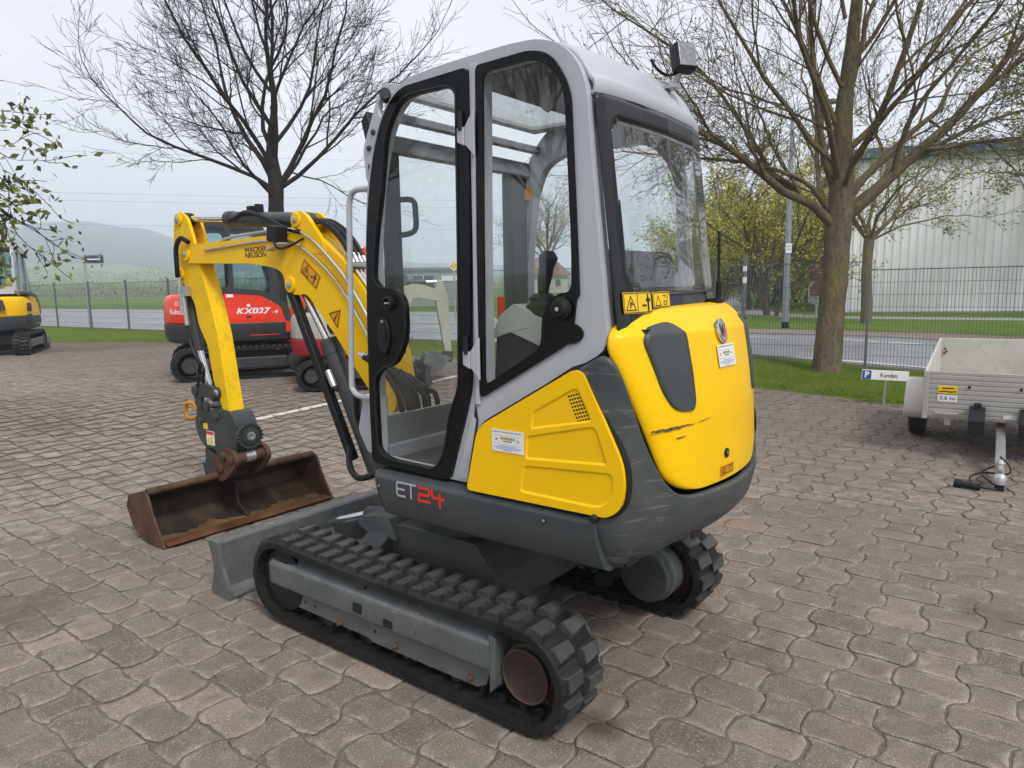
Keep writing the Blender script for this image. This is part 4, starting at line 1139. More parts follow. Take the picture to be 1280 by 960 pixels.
# weld seam strip along the lower flange
STF = [(2.80, 2.126), (2.728, 2.150), (2.64, 2.10), (2.576, 1.949), (2.56, 1.85), (2.525, 1.781), (2.42, 1.50), (2.36, 1.30), (2.318, 1.036), (2.270, .742), (2.262, .705), (2.295, .690), (2.335, .716), (2.352, .776), (2.392, .856), (2.452, .982), (2.497, 1.227), (2.592, 1.367), (2.625, 1.52), (2.765, 1.665), (2.830, 1.714), (2.845, 1.803), (2.845, 1.975)]
mb = MB(); mb.prism(fillet(STF, .03, 3), 'y', -.045, -.068); mb.prism(fillet(STF, .03, 3), 'y', -.132, -.155)
# box between the plates below the boom joint
low = [p for p in STF if p[1] < 1.70]
mb.prism([(x-.004 if i < 6 else x-.006, z+.001) for i, (x, z) in enumerate([(2.54, 1.82), (2.49, 1.70), (2.42, 1.50), (2.362, 1.30), (2.322, 1.036), (2.275, .742), (2.300, .700), (2.345, .78), (2.440, .982), (2.488, 1.227), (2.582, 1.367), (2.617, 1.52), (2.76, 1.69), (2.80, 1.82)])], 'y', -.067, -.133)
STK = mb.build('stick', YELW, EXC, bevel=.005)
for x, z in ((2.749, 2.094), (2.774, 1.721), (2.325, .745), (2.405, .90)):
    MB().lathe((x, -.16, z), (0, 1, 0), [(0, .026), (.135, .026), (.140, .018)], 14).build('pivot_pin', ZINC, STK)
    MB().lathe((x, -.047, z), (0, 1, 0), [(0, .042), (.014, .042), (.016, .036)], 16).build('pin_boss', YELW if z > 1 else DKM, STK)
cy = MB(); cy.cyl((1.388, -.1, 2.000), (2.20, -.1, 2.066), .047, 20); cy.lathe((1.388, -.135, 2.0), (0, 1, 0), [(0, .05), (.07, .05)], 16)
cy.lathe((2.20, -.1, 2.066), (1, 0, .08), [(-.05, .05), (.012, .05), (.015, .03)], 18)
SCY = cy.build('stick_cylinder', DKM, EXC)
MB().cyl((2.20, -.1, 2.066), (2.70, -.1, 2.10), .023, 14).build('cylinder_rod', CHR, SCY)
mb = MB(); mb.lathe((2.735, -.128, 2.096), (0, 1, 0), [(0, .048), (.056, .048)], 18); mb.cyl((2.67, -.1, 2.092), (2.73, -.1, 2.096), .036, 12); mb.build('rod_eye', BLKM, SCY)
for z_ in (0,):
    b = MB(); b.box((1.93, -.1, 2.108), (.05, .06, .035)); b.box((1.86, -.1, 2.108), (.03, .05, .05)); b.build('hose_clip', BLKM, SCY, bevel=.004)
hs_ = MB(); hs_.tube(smooth_curve([(2.12, -.05, 2.045), (2.05, -.05, 2.06), (1.96, -.055, 2.085), (1.84, -.05, 2.07), (1.65, -.045, 2.01), (1.50, -.04, 1.955), (1.35, -.02, 1.93)], 5), .014, 8); hs_.build('hydraulic_hose', HOSE, SCY)
# bucket cylinder in front of the stick
cy = MB(); cy.cyl((2.800, -.1, 1.70), (2.700, -.1, 1.18), .036, 18); cy.lathe((2.80, -.13, 1.715), (0, 1, 0), [(0, .04), (.06, .04)], 14)
BCY = cy.build('bucket_cylinder', DKM, EXC)
MB().cyl((2.700, -.1, 1.18), (2.600, -.1, .92), .021, 12).build('cylinder_rod', CHR, BCY)
fi = MB(); fi.box((2.70, -.035, 1.60), (.085, .05, .07)); fi.cyl((2.76, -.02, 1.70), (2.75, -.02, 1.45), .016, 8); fi.cyl((2.72, -.02, 1.58), (2.70, -.02, 1.36), .016, 8); fi.build('hose_fitting', ZINC, STK, bevel=.004)
hs_ = MB(); hs_.tube(smooth_curve([(2.58, -.01, 1.93), (2.66, .0, 1.96), (2.73, .0, 1.90), (2.74, .0, 1.78), (2.76, -.01, 1.70)], 5), .017, 8)
hs_.build('hydraulic_hose', HOSE, STK); hs_ = MB(); hs_.tube(smooth_curve([(2.71, -.02, 1.36), (2.66, -.02, 1.2), (2.60, -.03, 1.12), (2.54, -.03, 1.06), (2.56, -.03, .99), (2.60, -.05, .95)], 5), .010, 8)
hs_.build('hydraulic_hose', HOSE, STK); hs_ = MB(); hs_.tube(smooth_curve([(2.68, -.03, 1.10), (2.62, -.02, 1.04), (2.61, -.02, .97), (2.64, -.03, .90)], 5), .009, 8); hs_.build('hydraulic_hose', HOSE, STK)
# boom cylinder under the boom
cy = MB(); cy.cyl((1.20, -.1, 1.235), (.86, -.1, .56), .055, 20); cy.cyl((1.23, -.1, 1.30), (1.19, -.1, 1.215), .06, 20); BC = cy.build('boom_cylinder', DKM, EXC)
MB().cyl((1.479, -.1, 1.626), (1.20, -.1, 1.235), .026, 14).build('cylinder_rod', CHR, BC)
MB().bar((1.50, -.045, 1.60), (1.00, -.045, .62), .05, .05, (0, 1, 0)).build('cylinder_guard', BLKM, BC, bevel=.008)
fi = MB(); fi.cyl((1.17, -.03, 1.13), (1.12, -.03, 1.04), .02, 10); fi.build('hose_fitting', ZINC, BC)
# chrome pipes along the boom
def top_edge(x):
    e = [(.54, 1.10), (.66, 1.36), (.833, 1.603), (.988, 1.753), (1.176, 1.887), (1.25, 1.935)]
    for (a, p), (b, q_) in zip(e, e[1:]):
        if x <= b: return p+(q_-p)*(x-a)/(b-a)
    return e[-1][1]
PIP = MB()
for y in (-.045, -.072, -.099, -.126, -.153):
    PIP.tube(smooth_curve([(.60, y, 1.33), (.72, y, 1.50), (.833, y, 1.632), (.90, y, 1.70)], 4), .008, 8)
PIP.build('hydraulic_pipe', CHR, BM)
pp = MB()
pp.tube(smooth_curve([(2.40, -.022, 1.868), (1.90, -.022, 1.892), (1.62, -.022, 1.895), (1.45, -.022, 1.88), (1.30, -.022, 1.82), (1.10, -.022, 1.69), (.95, -.022, 1.54), (.75, -.022, 1.27), (.62, -.022, 1.06)], 5), .0075, 8)
pp.tube(smooth_curve([(1.52, -.022, 1.955), (1.40, -.022, 1.945), (1.25, -.022, 1.885), (1.10, -.022, 1.775), (.95, -.022, 1.64), (.80, -.022, 1.45), (.66, -.022, 1.24)], 5), .0075, 8)
pp.tube(smooth_curve([(2.30, -.06, 1.925), (2.05, -.05, 1.945), (1.75, -.05, 1.955), (1.5, -.05, 1.955)], 4), .009, 8)
pp.build('hydraulic_pipe', CHR, BM)
cp = MB(); cp.bar((.915, -.01, 1.725), (.915, -.20, 1.725), .055, .02); cp.build('pipe_clamp', ZINC, BM, bevel=.003)
for y in (-.03, -.17): MB().lathe((.915, y, 1.73), (0, 0, 1), [(0, .013), (.012, .013)], 6).build('clamp_bolt', ZINC, BM)
ho = MB()
for i, y in enumerate((-.06, -.10, -.14)):
    MB().tube(smooth_curve([(1.33, -.1+.2*(y+.1), 1.99), (1.22, y, 1.985), (1.10, y, 1.93), (1.01, y, 1.85), (.955, y, 1.775)], 4), .0165, 8).build('hydraulic_hose', HOSE, BM)
fi = MB()
for y in (-.05, -.08, -.11, -.14): fi.cyl((.965, y, 1.79), (.925, y, 1.735), .015, 8)
fi.build('hose_fitting', ZINC, BM)
# hoses arching from the boom foot
hr_ = random.Random(9)
for i in range(9):
    y = .10-.030*i; dr = hr_.uniform(-.03, .03); hh = 1.215-.010*i+hr_.uniform(-.012, .012)
    pth = [(.70, y, hh+.03), (.60, y+.01, hh-.005), (.50+dr, y+.02, hh-.06), (.43+dr, y+.02+dr*.4, 1.06+dr), (.42+dr, y+.01, .95), (.47, y, .82)]
    MB().tube(smooth_curve(pth, 6), .0145, 10).build('hydraulic_hose', HOSE, EXC)
    MB().cyl((.735, y, hh+.045), (.665, y, hh+.020), .012, 8).build('hose_fitting', CHR, EXC)
sw = MB(); sw.prism(fillet([(.30, .56), (.48, .55), (.66, .52), (.68, .66), (.62, .80), (.52, .82), (.44, .74), (.30, .72)], .03), 'y', -.19, -.01); sw.build('swing_post', DKM, EXC, bevel=.01)
ap = MB(); ap.prism(fillet([(.155, .86), (.28, .86), (.34, .96), (.30, 1.10), (.155, 1.14)], .02), 'y', .44, .46); ap.build('front_apron', CABG, EXC, bevel=.004)
ho = MB(); ho.tube(smooth_curve([(1.0, -.02, .70), (.92, .05, .62), (.80, .10, .58), (.65, .12, .62), (.5, .1, .70)], 5), .018, 8)
ho.tube(smooth_curve([(.33, .47, 1.12), (.36, .44, 1.0), (.30, .42, .92), (.2, .4, .9)], 5), .014, 8); ho.build('hydraulic_hose', HOSE, EXC)
# work light on the boom
wl = MB(); wl.box((1.515, .02, 1.925), (.10, .085, .095), Matrix.Rotation(R(-8), 3, 'Y')); WL = wl.build('boom_lamp', BLKM, BM, bevel=.012)
wl = MB(); wl.box((1.53, .02, 1.85), (.15, .06, .012), Matrix.Rotation(R(14), 3, 'Y')); wl.build('lamp_bracket', ZINC, WL, bevel=.003)
wl = MB(); wl.tube(smooth_curve([(1.50, .065, 1.90), (1.47, .07, 1.86), (1.44, .06, 1.835), (1.39, .02, 1.85), (1.32, -.02, 1.89)], 5), .007, 6); wl.build('lamp_cable', BLKM, WL)

# ---- coupler and bucket
lk = MB()
for y in (-.035, -.165):
    lk.prism(fillet([(2.70, .905), (2.65, .955), (2.50, .955), (2.40, .92), (2.42, .85), (2.52, .86), (2.60, .86), (2.62, .70), (2.57, .62), (2.62, .61), (2.67, .70), (2.69, .86)], .02), 'y', y-.012, y+.012)
LK = lk.build('bucket_link', DKM, EXC, bevel=.004)
for x, z in ((2.66, .90), (2.43, .885), (2.52, .80)):
    MB().lathe((x, -.19, z), (0, 1, 0), [(0, .022), (.175, .022), (.180, .014)], 12).build('pivot_pin', ZINC, LK)
    MB().lathe((x, -.024, z), (0, 1, 0), [(0, .036), (.016, .036), (.018, .026)], 14).build('pin_boss', DKM, LK)
CPO = [(2.69, .70), (2.62, .755), (2.40, .795), (2.22, .78), (2.17, .70), (2.18, .52), (2.24, .455), (2.40, .44), (2.46, .50), (2.58, .50), (2.66, .56), (2.70, .64)]
mb = MB(); mb.prism(fillet(CPO, .03), 'y', -.02, -.18); CP = mb.build('quick_coupler', DKM, EXC, bevel=.008)
mb = MB(); mb.prism(fillet([(2.60, .50), (2.62, .36), (2.56, .31), (2.50, .36), (2.52, .42), (2.42, .44)], .015), 'y', -.03, -.17); mb.build('coupler_hook', DKM, CP, bevel=.006)
# gear disc on the tilting head facing the cab
mb = MB(); gc = Vector((2.165, -.10, .62)); gx = Vector((-1, .12, 0)).normalized()
mb.lathe(gc, gx, [(0, .088), (.03, .088), (.034, .080), (.034, .060), (.044, .056), (.046, .0)], 32)
gy = Vector((0,0,1)).cross(gx).normalized()
for i in range(20):
    a = 2*math.pi*i/20; p = gc+gx*.028+(gy*math.cos(a)+Vector((0,0,1))*math.sin(a))*.082
    mb.cyl(p, p+gx*.022, .009, 6)
mb.build('tilt_disc', DKM, CP)
MB().lathe(gc+gx*.044, gx, [(0, .030), (.012, .030), (.013, .016), (.006, .014)], 16).build('tilt_bolt', ZINC, CP)
for x, z in ((2.60, .69), (2.40, .735)): MB().lathe((x, -.02, z), (0, 1, 0), [(0, .024), (.014, .024), (.018, .016)], 14).build('coupler_bolt', DKM, CP)
mb = MB(); mb.tube(smooth_curve([(2.68, -.02, .70), (2.745, .0, .695), (2.775, .0, .72), (2.775, .0, .78), (2.75, -.005, .805), (2.70, -.02, .80), (2.68, -.03, .76)], 4), .016, 8); mb.build('coupler_handle', paint('worn_orange', (.45, .20, .02), .5, var=.3, dust=(.14, .08, .04), dustamt=.8), CP)
lab = MB(); lab.box((2.50, -.017, .575), (.10, .004, .10)); lab.build('coupler_label', WHT, CP)
lab = MB(); lab.box((2.50, -.0145, .612), (.098, .002, .022)); lab.build('label_band', REDP, CP)
lab = MB(); lab.box((2.485, -.0145, .56), (.03, .002, .05)); lab.box((2.525, -.0145, .555), (.02, .002, .04)); lab.build('label_print', YLWP, CP)
lab = MB(); lab.box((2.555, -.017, .655), (.055, .004, .04)); lab.build('coupler_tag', YLWP, CP)
# rusty pins and ears on the bucket
BK0, BK1 = .518, -.762
sh = [(2.168, .004), (2.34, .004), (2.47, .03), (2.57, .11), (2.60, .20), (2.56, .28), (2.45, .325), (2.37, .338), (2.345, .325)]
sh_in = [(2.172, .018), (2.335, .020), (2.46, .046), (2.552, .118), (2.58, .20), (2.545, .265), (2.445, .308), (2.375, .318), (2.35, .315)]
mb = MB(); mb.prism(sh+sh_in[::-1], 'y', BK0, BK1); BKT = mb.build('bucket', BUCK, EXC, bevel=.003)
SP_ = fillet([(2.150, .0), (2.345, .0), (2.545, .08), (2.615, .206), (2.575, .29), (2.375, .347), (2.318, .318), (2.278, .215)], .012, 2)
for y, s in ((BK0, 1), (BK1, -1)):
    MB().prism(SP_, 'y', y, y+.016*s).build('bucket_cheek', RUST, BKT, bevel=.003)
mb = MB(); mb.tube([(2.362, BK0-.005, .335), (2.362, BK1+.005, .335)], .024, 14); mb.build('bucket_rim', RUST, BKT)
mb = MB(); mb.box((2.20, (BK0+BK1)/2, .0235), (.11, BK0-BK1-.02, .012)); mb.build('cutting_edge', paint('edge_rust', (.13, .05, .022), .6, metal=.3, var=.4, scale=9, dust=(.26, .15, .06), dustamt=.7), BKT, bevel=.002)
MUD = paint('dried_mud', (.10, .056, .024), .9, var=.5, scale=9, dust=(.20, .130, .055), dustamt=.8, dscale=8, fine=(.06, .028, .012), finescale=18, fineamt=.7, bmp=.5)
rows = []; mr_ = random.Random(3)
for i in range(121):
    y = BK0-.012+(BK1-BK0+.024)*i/120
    reach = .15+.075*noise.noise(Vector((y*5, 1, 0)))+.05*noise.noise(Vector((y*17, 2, 0)))+.02*noise.noise(Vector((y*50, 3, 0)))-.05*math.exp(-((y+.12)/.08)**2)
    row = []
    for k in range(9):
        s_l = .035+reach*k/8
        if s_l < .163: x, z = 2.172+s_l, .018+.002*s_l/.163
        elif s_l < .291: t = (s_l-.163)/.128; x, z = 2.335+.125*t, .020+.026*t
        else: t = (s_l-.291)/.117; x, z = 2.46+.092*t, .046+.072*t
        h = (.0045+.006*noise.noise(Vector((x*14, y*14, 5))))*(1 if 0 < k < 8 else -.3)
        row.append((x-.2*max(0, h) if s_l > .29 else x, y, z+h+.001))
    rows.append(row)
mb = MB(); mb.grid(rows); mb.build('dried_mud', MUD, BKT, recalc=False, sharp=180)
mb = MB(); mb.prism([(2.20, .020), (2.335, .022), (2.46, .048), (2.55, .12), (2.578, .20), (2.54, .26), (2.44, .30), (2.40, .22), (2.38, .10), (2.30, .045)], 'y', -.132, -.118); mb.build('bucket_rib', BUCK, BKT, bevel=.003)
for y in (.02, -.22):
    MB().prism(fillet([(2.42, .32), (2.30, .30), (2.20, .36), (2.10, .46), (2.14, .53), (2.24, .55), (2.34, .50), (2.44, .42)], .03), 'y', y-.016, y+.016).build('bucket_ear', RUST, BKT, bevel=.005)
for x, z, r in ((2.17, .475, .036), (2.30, .40, .034), (2.25, .49, .03)):
    MB().lathe((x, -.25, z), (0, 1, 0), [(0, r), (.30, r), (.305, r*.7)], 16).build('bucket_pin', RUST, BKT)
MB().lathe((2.17, -.135, .475), (0, 1, 0), [(0, .040), (.07, .040)], 16).build('pin_sleeve', ZINC, BKT)
mb = MB(); mb.prism(fillet([(2.64, .38), (2.40, .39), (2.36, .30), (2.60, .24)], .01), 'y', -.02, -.18); mb.build('coupler_shoe', DKM, CP, bevel=.004)
# ------------------------------------------------------------------ trees
def bark(name, c0, c1, moss=None, mamt=.6):
    mt, n, b = new_mat(name)
    c = ramp(n, tex(n, 6, 6, .7, stretch=(1, 1, .35)), .3, .7, c0, c1)
    if moss: c = mix(n, mul(n, ramp(n, tex(n, 3.2, 6, .7), .50, .62), mamt), c, moss)
    c = mix(n, mul(n, ramp(n, tex(n, 26, 6, .75, stretch=(1, 1, .45)), .50, .62), .65), c, tuple(.45*v for v in c0))
    c = mix(n, mul(n, ramp(n, tex(n, 55, 4, .7), .58, .68), .45), c, tuple(min(1, 1.5*v) for v in c1))
    n.links.new(c, b.inputs['Base Color']); b.inputs['Roughness'].default_value = .95; b.inputs['Specular IOR Level'].default_value = .15
    bump(n, b, tex(n, 14, 8, .8, stretch=(1, 1, .30), dist=.6), 1.0, .06); return mt
BARK1 = bark('lichen_bark', (.135, .108, .072), (.255, .210, .145), (.270, .215, .060), .65)
BARK2 = bark('dark_bark', (.028, .025, .022), (.060, .052, .044), (.075, .07, .035), .4)
BARK3 = bark('grey_bark', (.095, .082, .055), (.165, .14, .09), (.16, .14, .05), .5)
def leaf_mat(name, a, b_):
    mt, n, b = new_mat(name)
    at = N(n, 'ShaderNodeAttribute', attribute_name='tone')
    n.links.new(ramp(n, at.outputs['Fac'], 0, 1, a, b_), b.inputs['Base Color']); b.inputs['Roughness'].default_value = .6
    b.inputs['Transmission Weight'].default_value = 0
    return mt
LEAFG = leaf_mat('bud_green', (.13, .14, .022), (.32, .32, .06))
LEAFY = leaf_mat('spring_yellow_green', (.22, .215, .018), (.52, .48, .05))
LEAFD = leaf_mat('young_leaf', (.06, .085, .015), (.21, .23, .05))
class TreeGen:
    def __init__(s, seed): s.r = random.Random(seed); s.w = MB(); s.t = MB(); s.tips = []; s.tipd = []
    def limb(s, path, r0, r1, n, twig=False):
        k = len(path); rs = [r0+(r1-r0)*i/(k-1) for i in range(k)]
        (s.t if twig else s.w).tube(path, rs, n, caps=not twig)
    def branch(s, p, d, L_, r0, lev, maxlev, spread, up, nch, wob=.18, rmin=.003):
        k = 5 if lev < maxlev else 3
        path = [Vector(p)]; d = Vector(d).normalized(); rn = s.r
        dirs = []
        for i in range(k):
            d = (d+Vector((rn.gauss(0, wob), rn.gauss(0, wob), rn.gauss(0, wob)+up*.25))).normalized()
            path.append(path[-1]+d*(L_/k)); dirs.append(d.copy())
        r1 = max(rmin, r0*(.45 if lev < maxlev else .6))
        s.limb(path, r0, r1, 8 if r0 > .05 else (5 if r0 > .018 else 3), twig=r0 < .02)
        if lev >= maxlev:
            s.tips += [path[-1], path[-2]]; s.tipd += [d.copy(), dirs[-2]]
            return
        n_ = nch[lev] if lev < len(nch) else nch[-1]
        for j in range(n_):
            f = .25+.75*(j+rn.random()*.8)/n_; f = min(.98, f)
            i = min(k-1, int(f*k)); q = path[i].lerp(path[i+1], f*k-i)
            ax = dirs[i].cross(Vector((rn.gauss(0, 1), rn.gauss(0, 1), rn.gauss(0, 1)))).normalized()
            nd = Matrix.Rotation(R(rn.uniform(*spread)), 3, ax) @ dirs[i]
            rr = (r0+(r1-r0)*f)
            s.branch(q, nd, L_*rn.uniform(.42, .72)*(1.12-.45*f), max(rmin, rr*rn.uniform(.40, .62)), lev+1, maxlev, spread, up, nch, wob, rmin)
        # leader
        s.branch(path[-1], d, L_*.62, r1, lev+1, maxlev, spread, up, nch, wob, rmin)
    def leaves(s, per, size, mat, parent, name, jit=.08, cl=1.0):
        vs, fs, tn = [], [], []; rn = s.r
        for p, d in zip(s.tips, s.tipd):
            if rn.random() > cl: continue
            for _ in range(per):
                q = p+Vector((rn.gauss(0, jit), rn.gauss(0, jit), rn.gauss(0, jit)))
                a = Vector((rn.gauss(0, 1), rn.gauss(0, 1), rn.gauss(0, 1))).normalized(); b_ = a.cross(Vector((rn.gauss(0, 1), rn.gauss(0, 1), .3))).normalized()
                l = size*rn.uniform(.6, 1.3); o = len(vs); t = rn.random()
                vs += [q-a*l, q+b_*l*.5, q+a*l, q-b_*l*.5]; fs.append((o, o+1, o+2, o+3)); tn += [t]*4
        mb = MB(); mb.add(vs, fs); o = mb.build(name, mat, parent, recalc=False); o['kind'] = 'stuff'
        o.data.attributes.new('tone', 'FLOAT', 'POINT').data.foreach_set('value', tn); return o
    def finish(s, parent, mat, twigname='twigs'):
        s.w.build('trunk', mat, parent, recalc=False, sharp=60)
        if s.t.v:
            o = s.t.build(twigname, mat, parent, recalc=False, sharp=180); o['kind'] = 'stuff'

# A: the big lichen-covered tree on the lawn at the right
TA = thing('lawn_tree', 'big bare tree with thick mossy trunk on the lawn strip, right of the foreground machine', 'tree', TD(-2.14, 12.56-.0))
TA.location = (5.19, 11.64, 0)
g = TreeGen(5)
tr = [(0, 0, -.1), (.0, 0, .0), (.02, 0, .25), (.06, .01, 1.2), (.09, 0, 2.0), (.10, 0, 2.55), (.13, 0, 3.2), (.13, .05, 4.2), (.20, 0, 5.4), (.28, .0, 6.8), (.3, 0, 8.5)]
def rough_trunk(g, tr, rs, n=26, amp=.07):
    path = smooth_curve(tr, 10); k = len(path)
    radii = []
    for i in range(k):
        f = i/(k-1)*(len(rs)-1); a = int(min(f, len(rs)-2)); radii.append(rs[a]+(rs[a+1]-rs[a])*(f-a))
    o = len(g.w.v); g.w.tube(path, radii, n)
    for i in range(o, len(g.w.v)):
        v = Vector(g.w.v[i]); c = path[(i-o)//n]; g.w.v[i] = tuple(c+(v-c)*(1+amp*noise.noise(v*3.1)+amp*.9*noise.noise(Vector((v.x*9, v.y*9, v.z*5)))+amp*.5*noise.noise(v*22)))
rough_trunk(g, tr, [.32, .265, .222, .202, .196, .20, .175, .13, .095, .07, .045])
limbs = [  # start z, direction (x right, y away, z up), length, radius
 (2.45, (-1.0, -.25, .75), 2.6, .125), (2.9, (-.75, .15, 1.5), 3.0, .10), (2.55, (1.0, -.1, .85), 3.2, .150), (2.8, (.85, .35, 1.3), 3.0, .11),
 (3.1, (-.40, -.5, 1.3), 3.0, .085), (3.2, (.45, -.45, 1.25), 3.0, .09), (3.4, (-.9, -.1, .95), 2.8, .075), (3.6, (.95, .05, .95), 2.8, .08),
 (3.9, (-.5, .4, 1.4), 2.5, .07), (4.2, (.6, .1, 1.3), 2.5, .07), (4.6, (-.7, -.15, 1.0), 2.2, .06), (4.9, (.7, -.3, .9), 2.2, .06), (2.35, (.15, .9, .8), 2.6, .09), (3.0, (.1, -1, .8), 2.2, .06), (5.6, (-.4, 0, 1), 2, .05), (5.9, (.5, .1, 1), 2, .05)]
for z, d, L_, r in limbs:
    d = Vector(d).normalized()
    g.branch(Vector((.10+d.x*.10, d.y*.10, z)), d, L_*1.08, r*.66, 0, 4, (18, 48), .20, [5, 4, 3, 2], .12, .0032)
# long low boughs that reach out over the cab and to the right
for pth_, r in (([(-.1, 0, 2.75), (-.55, -.15, 3.15), (-1.5, -.3, 3.42), (-2.5, -.4, 3.50), (-3.4, -.4, 3.60)], .045), ([(-.3, 0, 2.8), (-.9, 0, 3.2), (-1.5, -.1, 4.0), (-2.3, -.2, 4.9), (-3.6, -.3, 5.7)], .05),
                ([(.25, 0, 2.75), (.9, -.1, 3.25), (1.7, -.2, 3.75), (2.6, -.2, 4.1), (3.8, -.2, 4.3)], .055), ([(-.6, 0, 3.05), (-1.2, -.1, 3.35), (-1.9, -.1, 3.75), (-2.8, -.2, 3.95)], .04)):
    pp_ = smooth_curve(pth_, 4); g.limb(pp_, r, r*.25, 8)
    for i in range(4, len(pp_)):
        dd_ = (pp_[i]-pp_[i-1]).normalized()
        for s_ in (1, -1):
            nd = (dd_+Vector((g.r.gauss(0, .5), g.r.gauss(0, .5), .55*s_+g.r.gauss(.15, .3)))).normalized()
            g.branch(pp_[i], nd, g.r.uniform(.5, 1.15), r*.22, 1, 3, (25, 60), .05, [4, 4, 3], .18, .004)
g.finish(TA, BARK1); g.leaves(1, .020, LEAFG, TA, 'buds', .03, .7)
# sprouts at the foot
sp_ = []
for i in range(900):
    a = g.r.uniform(0, 6.28); rr = g.r.uniform(.32, .55); sp_.append((5.19+rr*math.cos(a), 11.64+rr*math.sin(a), .0))
blades('tree_foot_grass', sp_, .06, .16)

# B: smaller tree in front of the warehouse
def tree_b(seed, H=1.0):
    g = TreeGen(seed)
    rough_trunk(g, [(0, 0, -.1), (0, 0, .0), (-.04, 0, 1.0), (-.08, 0, 2.0), (-.05, 0, 2.9)], [.24, .175, .165, .155, .165], 12)
    for z, d, L_, r in ((2.8, (-.9, .1, 1.2), 2.1, .10), (2.8, (1.0, 0, 1.0), 2.6, .11), (2.9, (.2, .5, 1.5), 2.6, .10), (2.8, (.3, -.6, 1.2), 2.3, .09), (2.9, (-.3, -.2, 1.6), 2.6, .10), (2.9, (.7, .3, .6), 2.6, .07), (2.9, (-.8, -.2, .7), 1.8, .06), (2.8, (.9, -.4, .45), 2.4, .06)):
        g.branch(Vector((-.05, 0, z)), d, L_, r*.7, 0, 3, (22, 55), .16, [5, 4, 4], .16, .006)
    return g
TB = thing('verge_tree', 'slender tree with sparse green buds in front of the white corrugated hall', 'tree', (11.6, 23.18, .0))
g = tree_b(21); g.finish(TB, BARK1); g.leaves(2, .045, LEAFG, TB, 'buds', .10, .8)
def dup(src, loc, rz, sc, label, name=None, group=None):
    c = copy_tree(src); c.location = loc; c.rotation_euler = (0, 0, rz); c.scale = (sc,)*3; c['label'] = label
    if name: c.name = name
    if group: c['group'] = group
    return c
dup(TB, (13.2, 13.2, 0), 2.1, 1.25, 'bare tree at the right edge of the picture, its branch tips before the hall roof')
dup(TB, (2.3, 46, .0), 4.0, 1.15, 'small bare tree far behind the glazed cab, in the green field')
# trees out of the frame, mirrored in the cab glass
for i, (x, y, rz, sc) in enumerate(((19, 12, .5, 1.4), (24, 20, 2.5, 1.5), (17.5, 5, 4.4, 1.3), (26, 13, 1.0, 1.7), (21, 26, 3.3, 1.5))):
    dup(TB, (x, y, 0), rz, sc, 'bare roadside tree standing out of the picture to the right', group='roadside trees beyond the right edge')

# C: tall bare tree at the left behind the boom
TC = thing('roadside_tree', 'tall leafless dark tree on the lawn strip behind the yellow boom', 'tree', (-5.45, 16.8, gz(-5.45, 16.8)))
g = TreeGen(33)
rough_trunk(g, [(0, 0, -.1), (0, 0, 0), (.02, 0, 1.5), (.05, 0, 2.8), (.1, 0, 3.7), (.05, .0, 4.6), (.18, 0, 5.6), (.05, .1, 7.0), (.25, .1, 8.6)], [.27, .21, .18, .17, .17, .11, .07, .04, .02], 14)
for z, d, L_, r in ((3.6, (-1.0, -.1, .72), 2.7, .07), (3.6, (1.0, -.1, .60), 3.0, .08), (3.7, (-.8, .3, 1.0), 3.2, .10), (3.6, (.75, .1, .85), 2.9, .09), (4.0, (-.35, -.5, 1.2), 3.0, .08), (4.2, (.35, -.3, 1.3), 2.9, .09), (4.4, (-.5, .3, 1.5), 3.0, .08),
                      (4.6, (.7, .2, 1.0), 2.6, .07), (5.0, (-.8, -.2, .9), 2.6, .07), (5.4, (.6, -.2, 1.1), 2.4, .06), (5.8, (-.6, 0, 1.1), 2.4, .06), (6.2, (.5, .2, 1.2), 2.2, .05), (6.6, (-.5, .1, 1.2), 2.0, .05), (3.4, (-.3, -1, .6), 2.2, .06), (3.6, (.5, .9, .7), 2.5, .07), (7.2, (.3, 0, 1), 1.8, .04), (7.4, (-.4, 0, 1), 1.8, .04)):
    g.branch(Vector((.1, 0, z)), d, L_*1.05, r*.72, 0, 4, (18, 48), .13, [5, 4, 3, 3], .12, .0042)
g.finish(TC, BARK2)
for i, (x, y, rz, sc) in enumerate(((-15, 2.5, 1.0, 1.0), (-18, -3.5, 2.6, 1.1), (-13, -9, 4.2, .95))):
    dup(TC, (x, y, .0), rz, sc, 'leafless tree standing out of the picture to the left', group='trees beyond the left edge')

# E: the leafy bough that hangs in from the left; its trunk stands outside the frame
TE = thing('budding_tree', 'tree with young green leaves, its bough hanging into the picture at the upper left edge', 'tree', (-9.45, 6.4, 0)); TE.scale = (1.1, 1.1, 1.12)
g = TreeGen(44)
rough_trunk(g, [(0, 0, -.1), (0, 0, 0), (.05, 0, 1.2), (0, 0, 2.3), (.1, 0, 4.2)], [.26, .2, .18, .16, .09], 12)
def bough(g, pth_, r, lo, hi, dens):
    pp_ = smooth_curve(pth_, 5); g.limb(pp_, r, r*.3, 7)
    for i in range(lo, len(pp_)):
        for _ in range(dens):
            nd = ((pp_[i]-pp_[i-1]).normalized()+Vector((g.r.gauss(0, .5), g.r.gauss(0, .5), g.r.gauss(-.05, .5)))).normalized()
            g.branch(pp_[i], nd, g.r.uniform(.22, .48), r*.2, 2, 3, (25, 65), -.05, [3, 3, 3], .2, .0028)
bough(g, [(.1, 0, 2.6), (1.4, -.1, 3.1), (2.8, -.2, 3.05), (3.7, -.2, 2.75), (4.35, -.25, 2.40), (4.75, -.25, 2.02)], .030, 8, 0, 3)
bough(g, [(.1, 0, 2.9), (1.6, .1, 3.6), (3.0, .1, 3.45), (3.75, .1, 3.30), (4.15, .1, 3.15)], .024, 10, 0, 2)
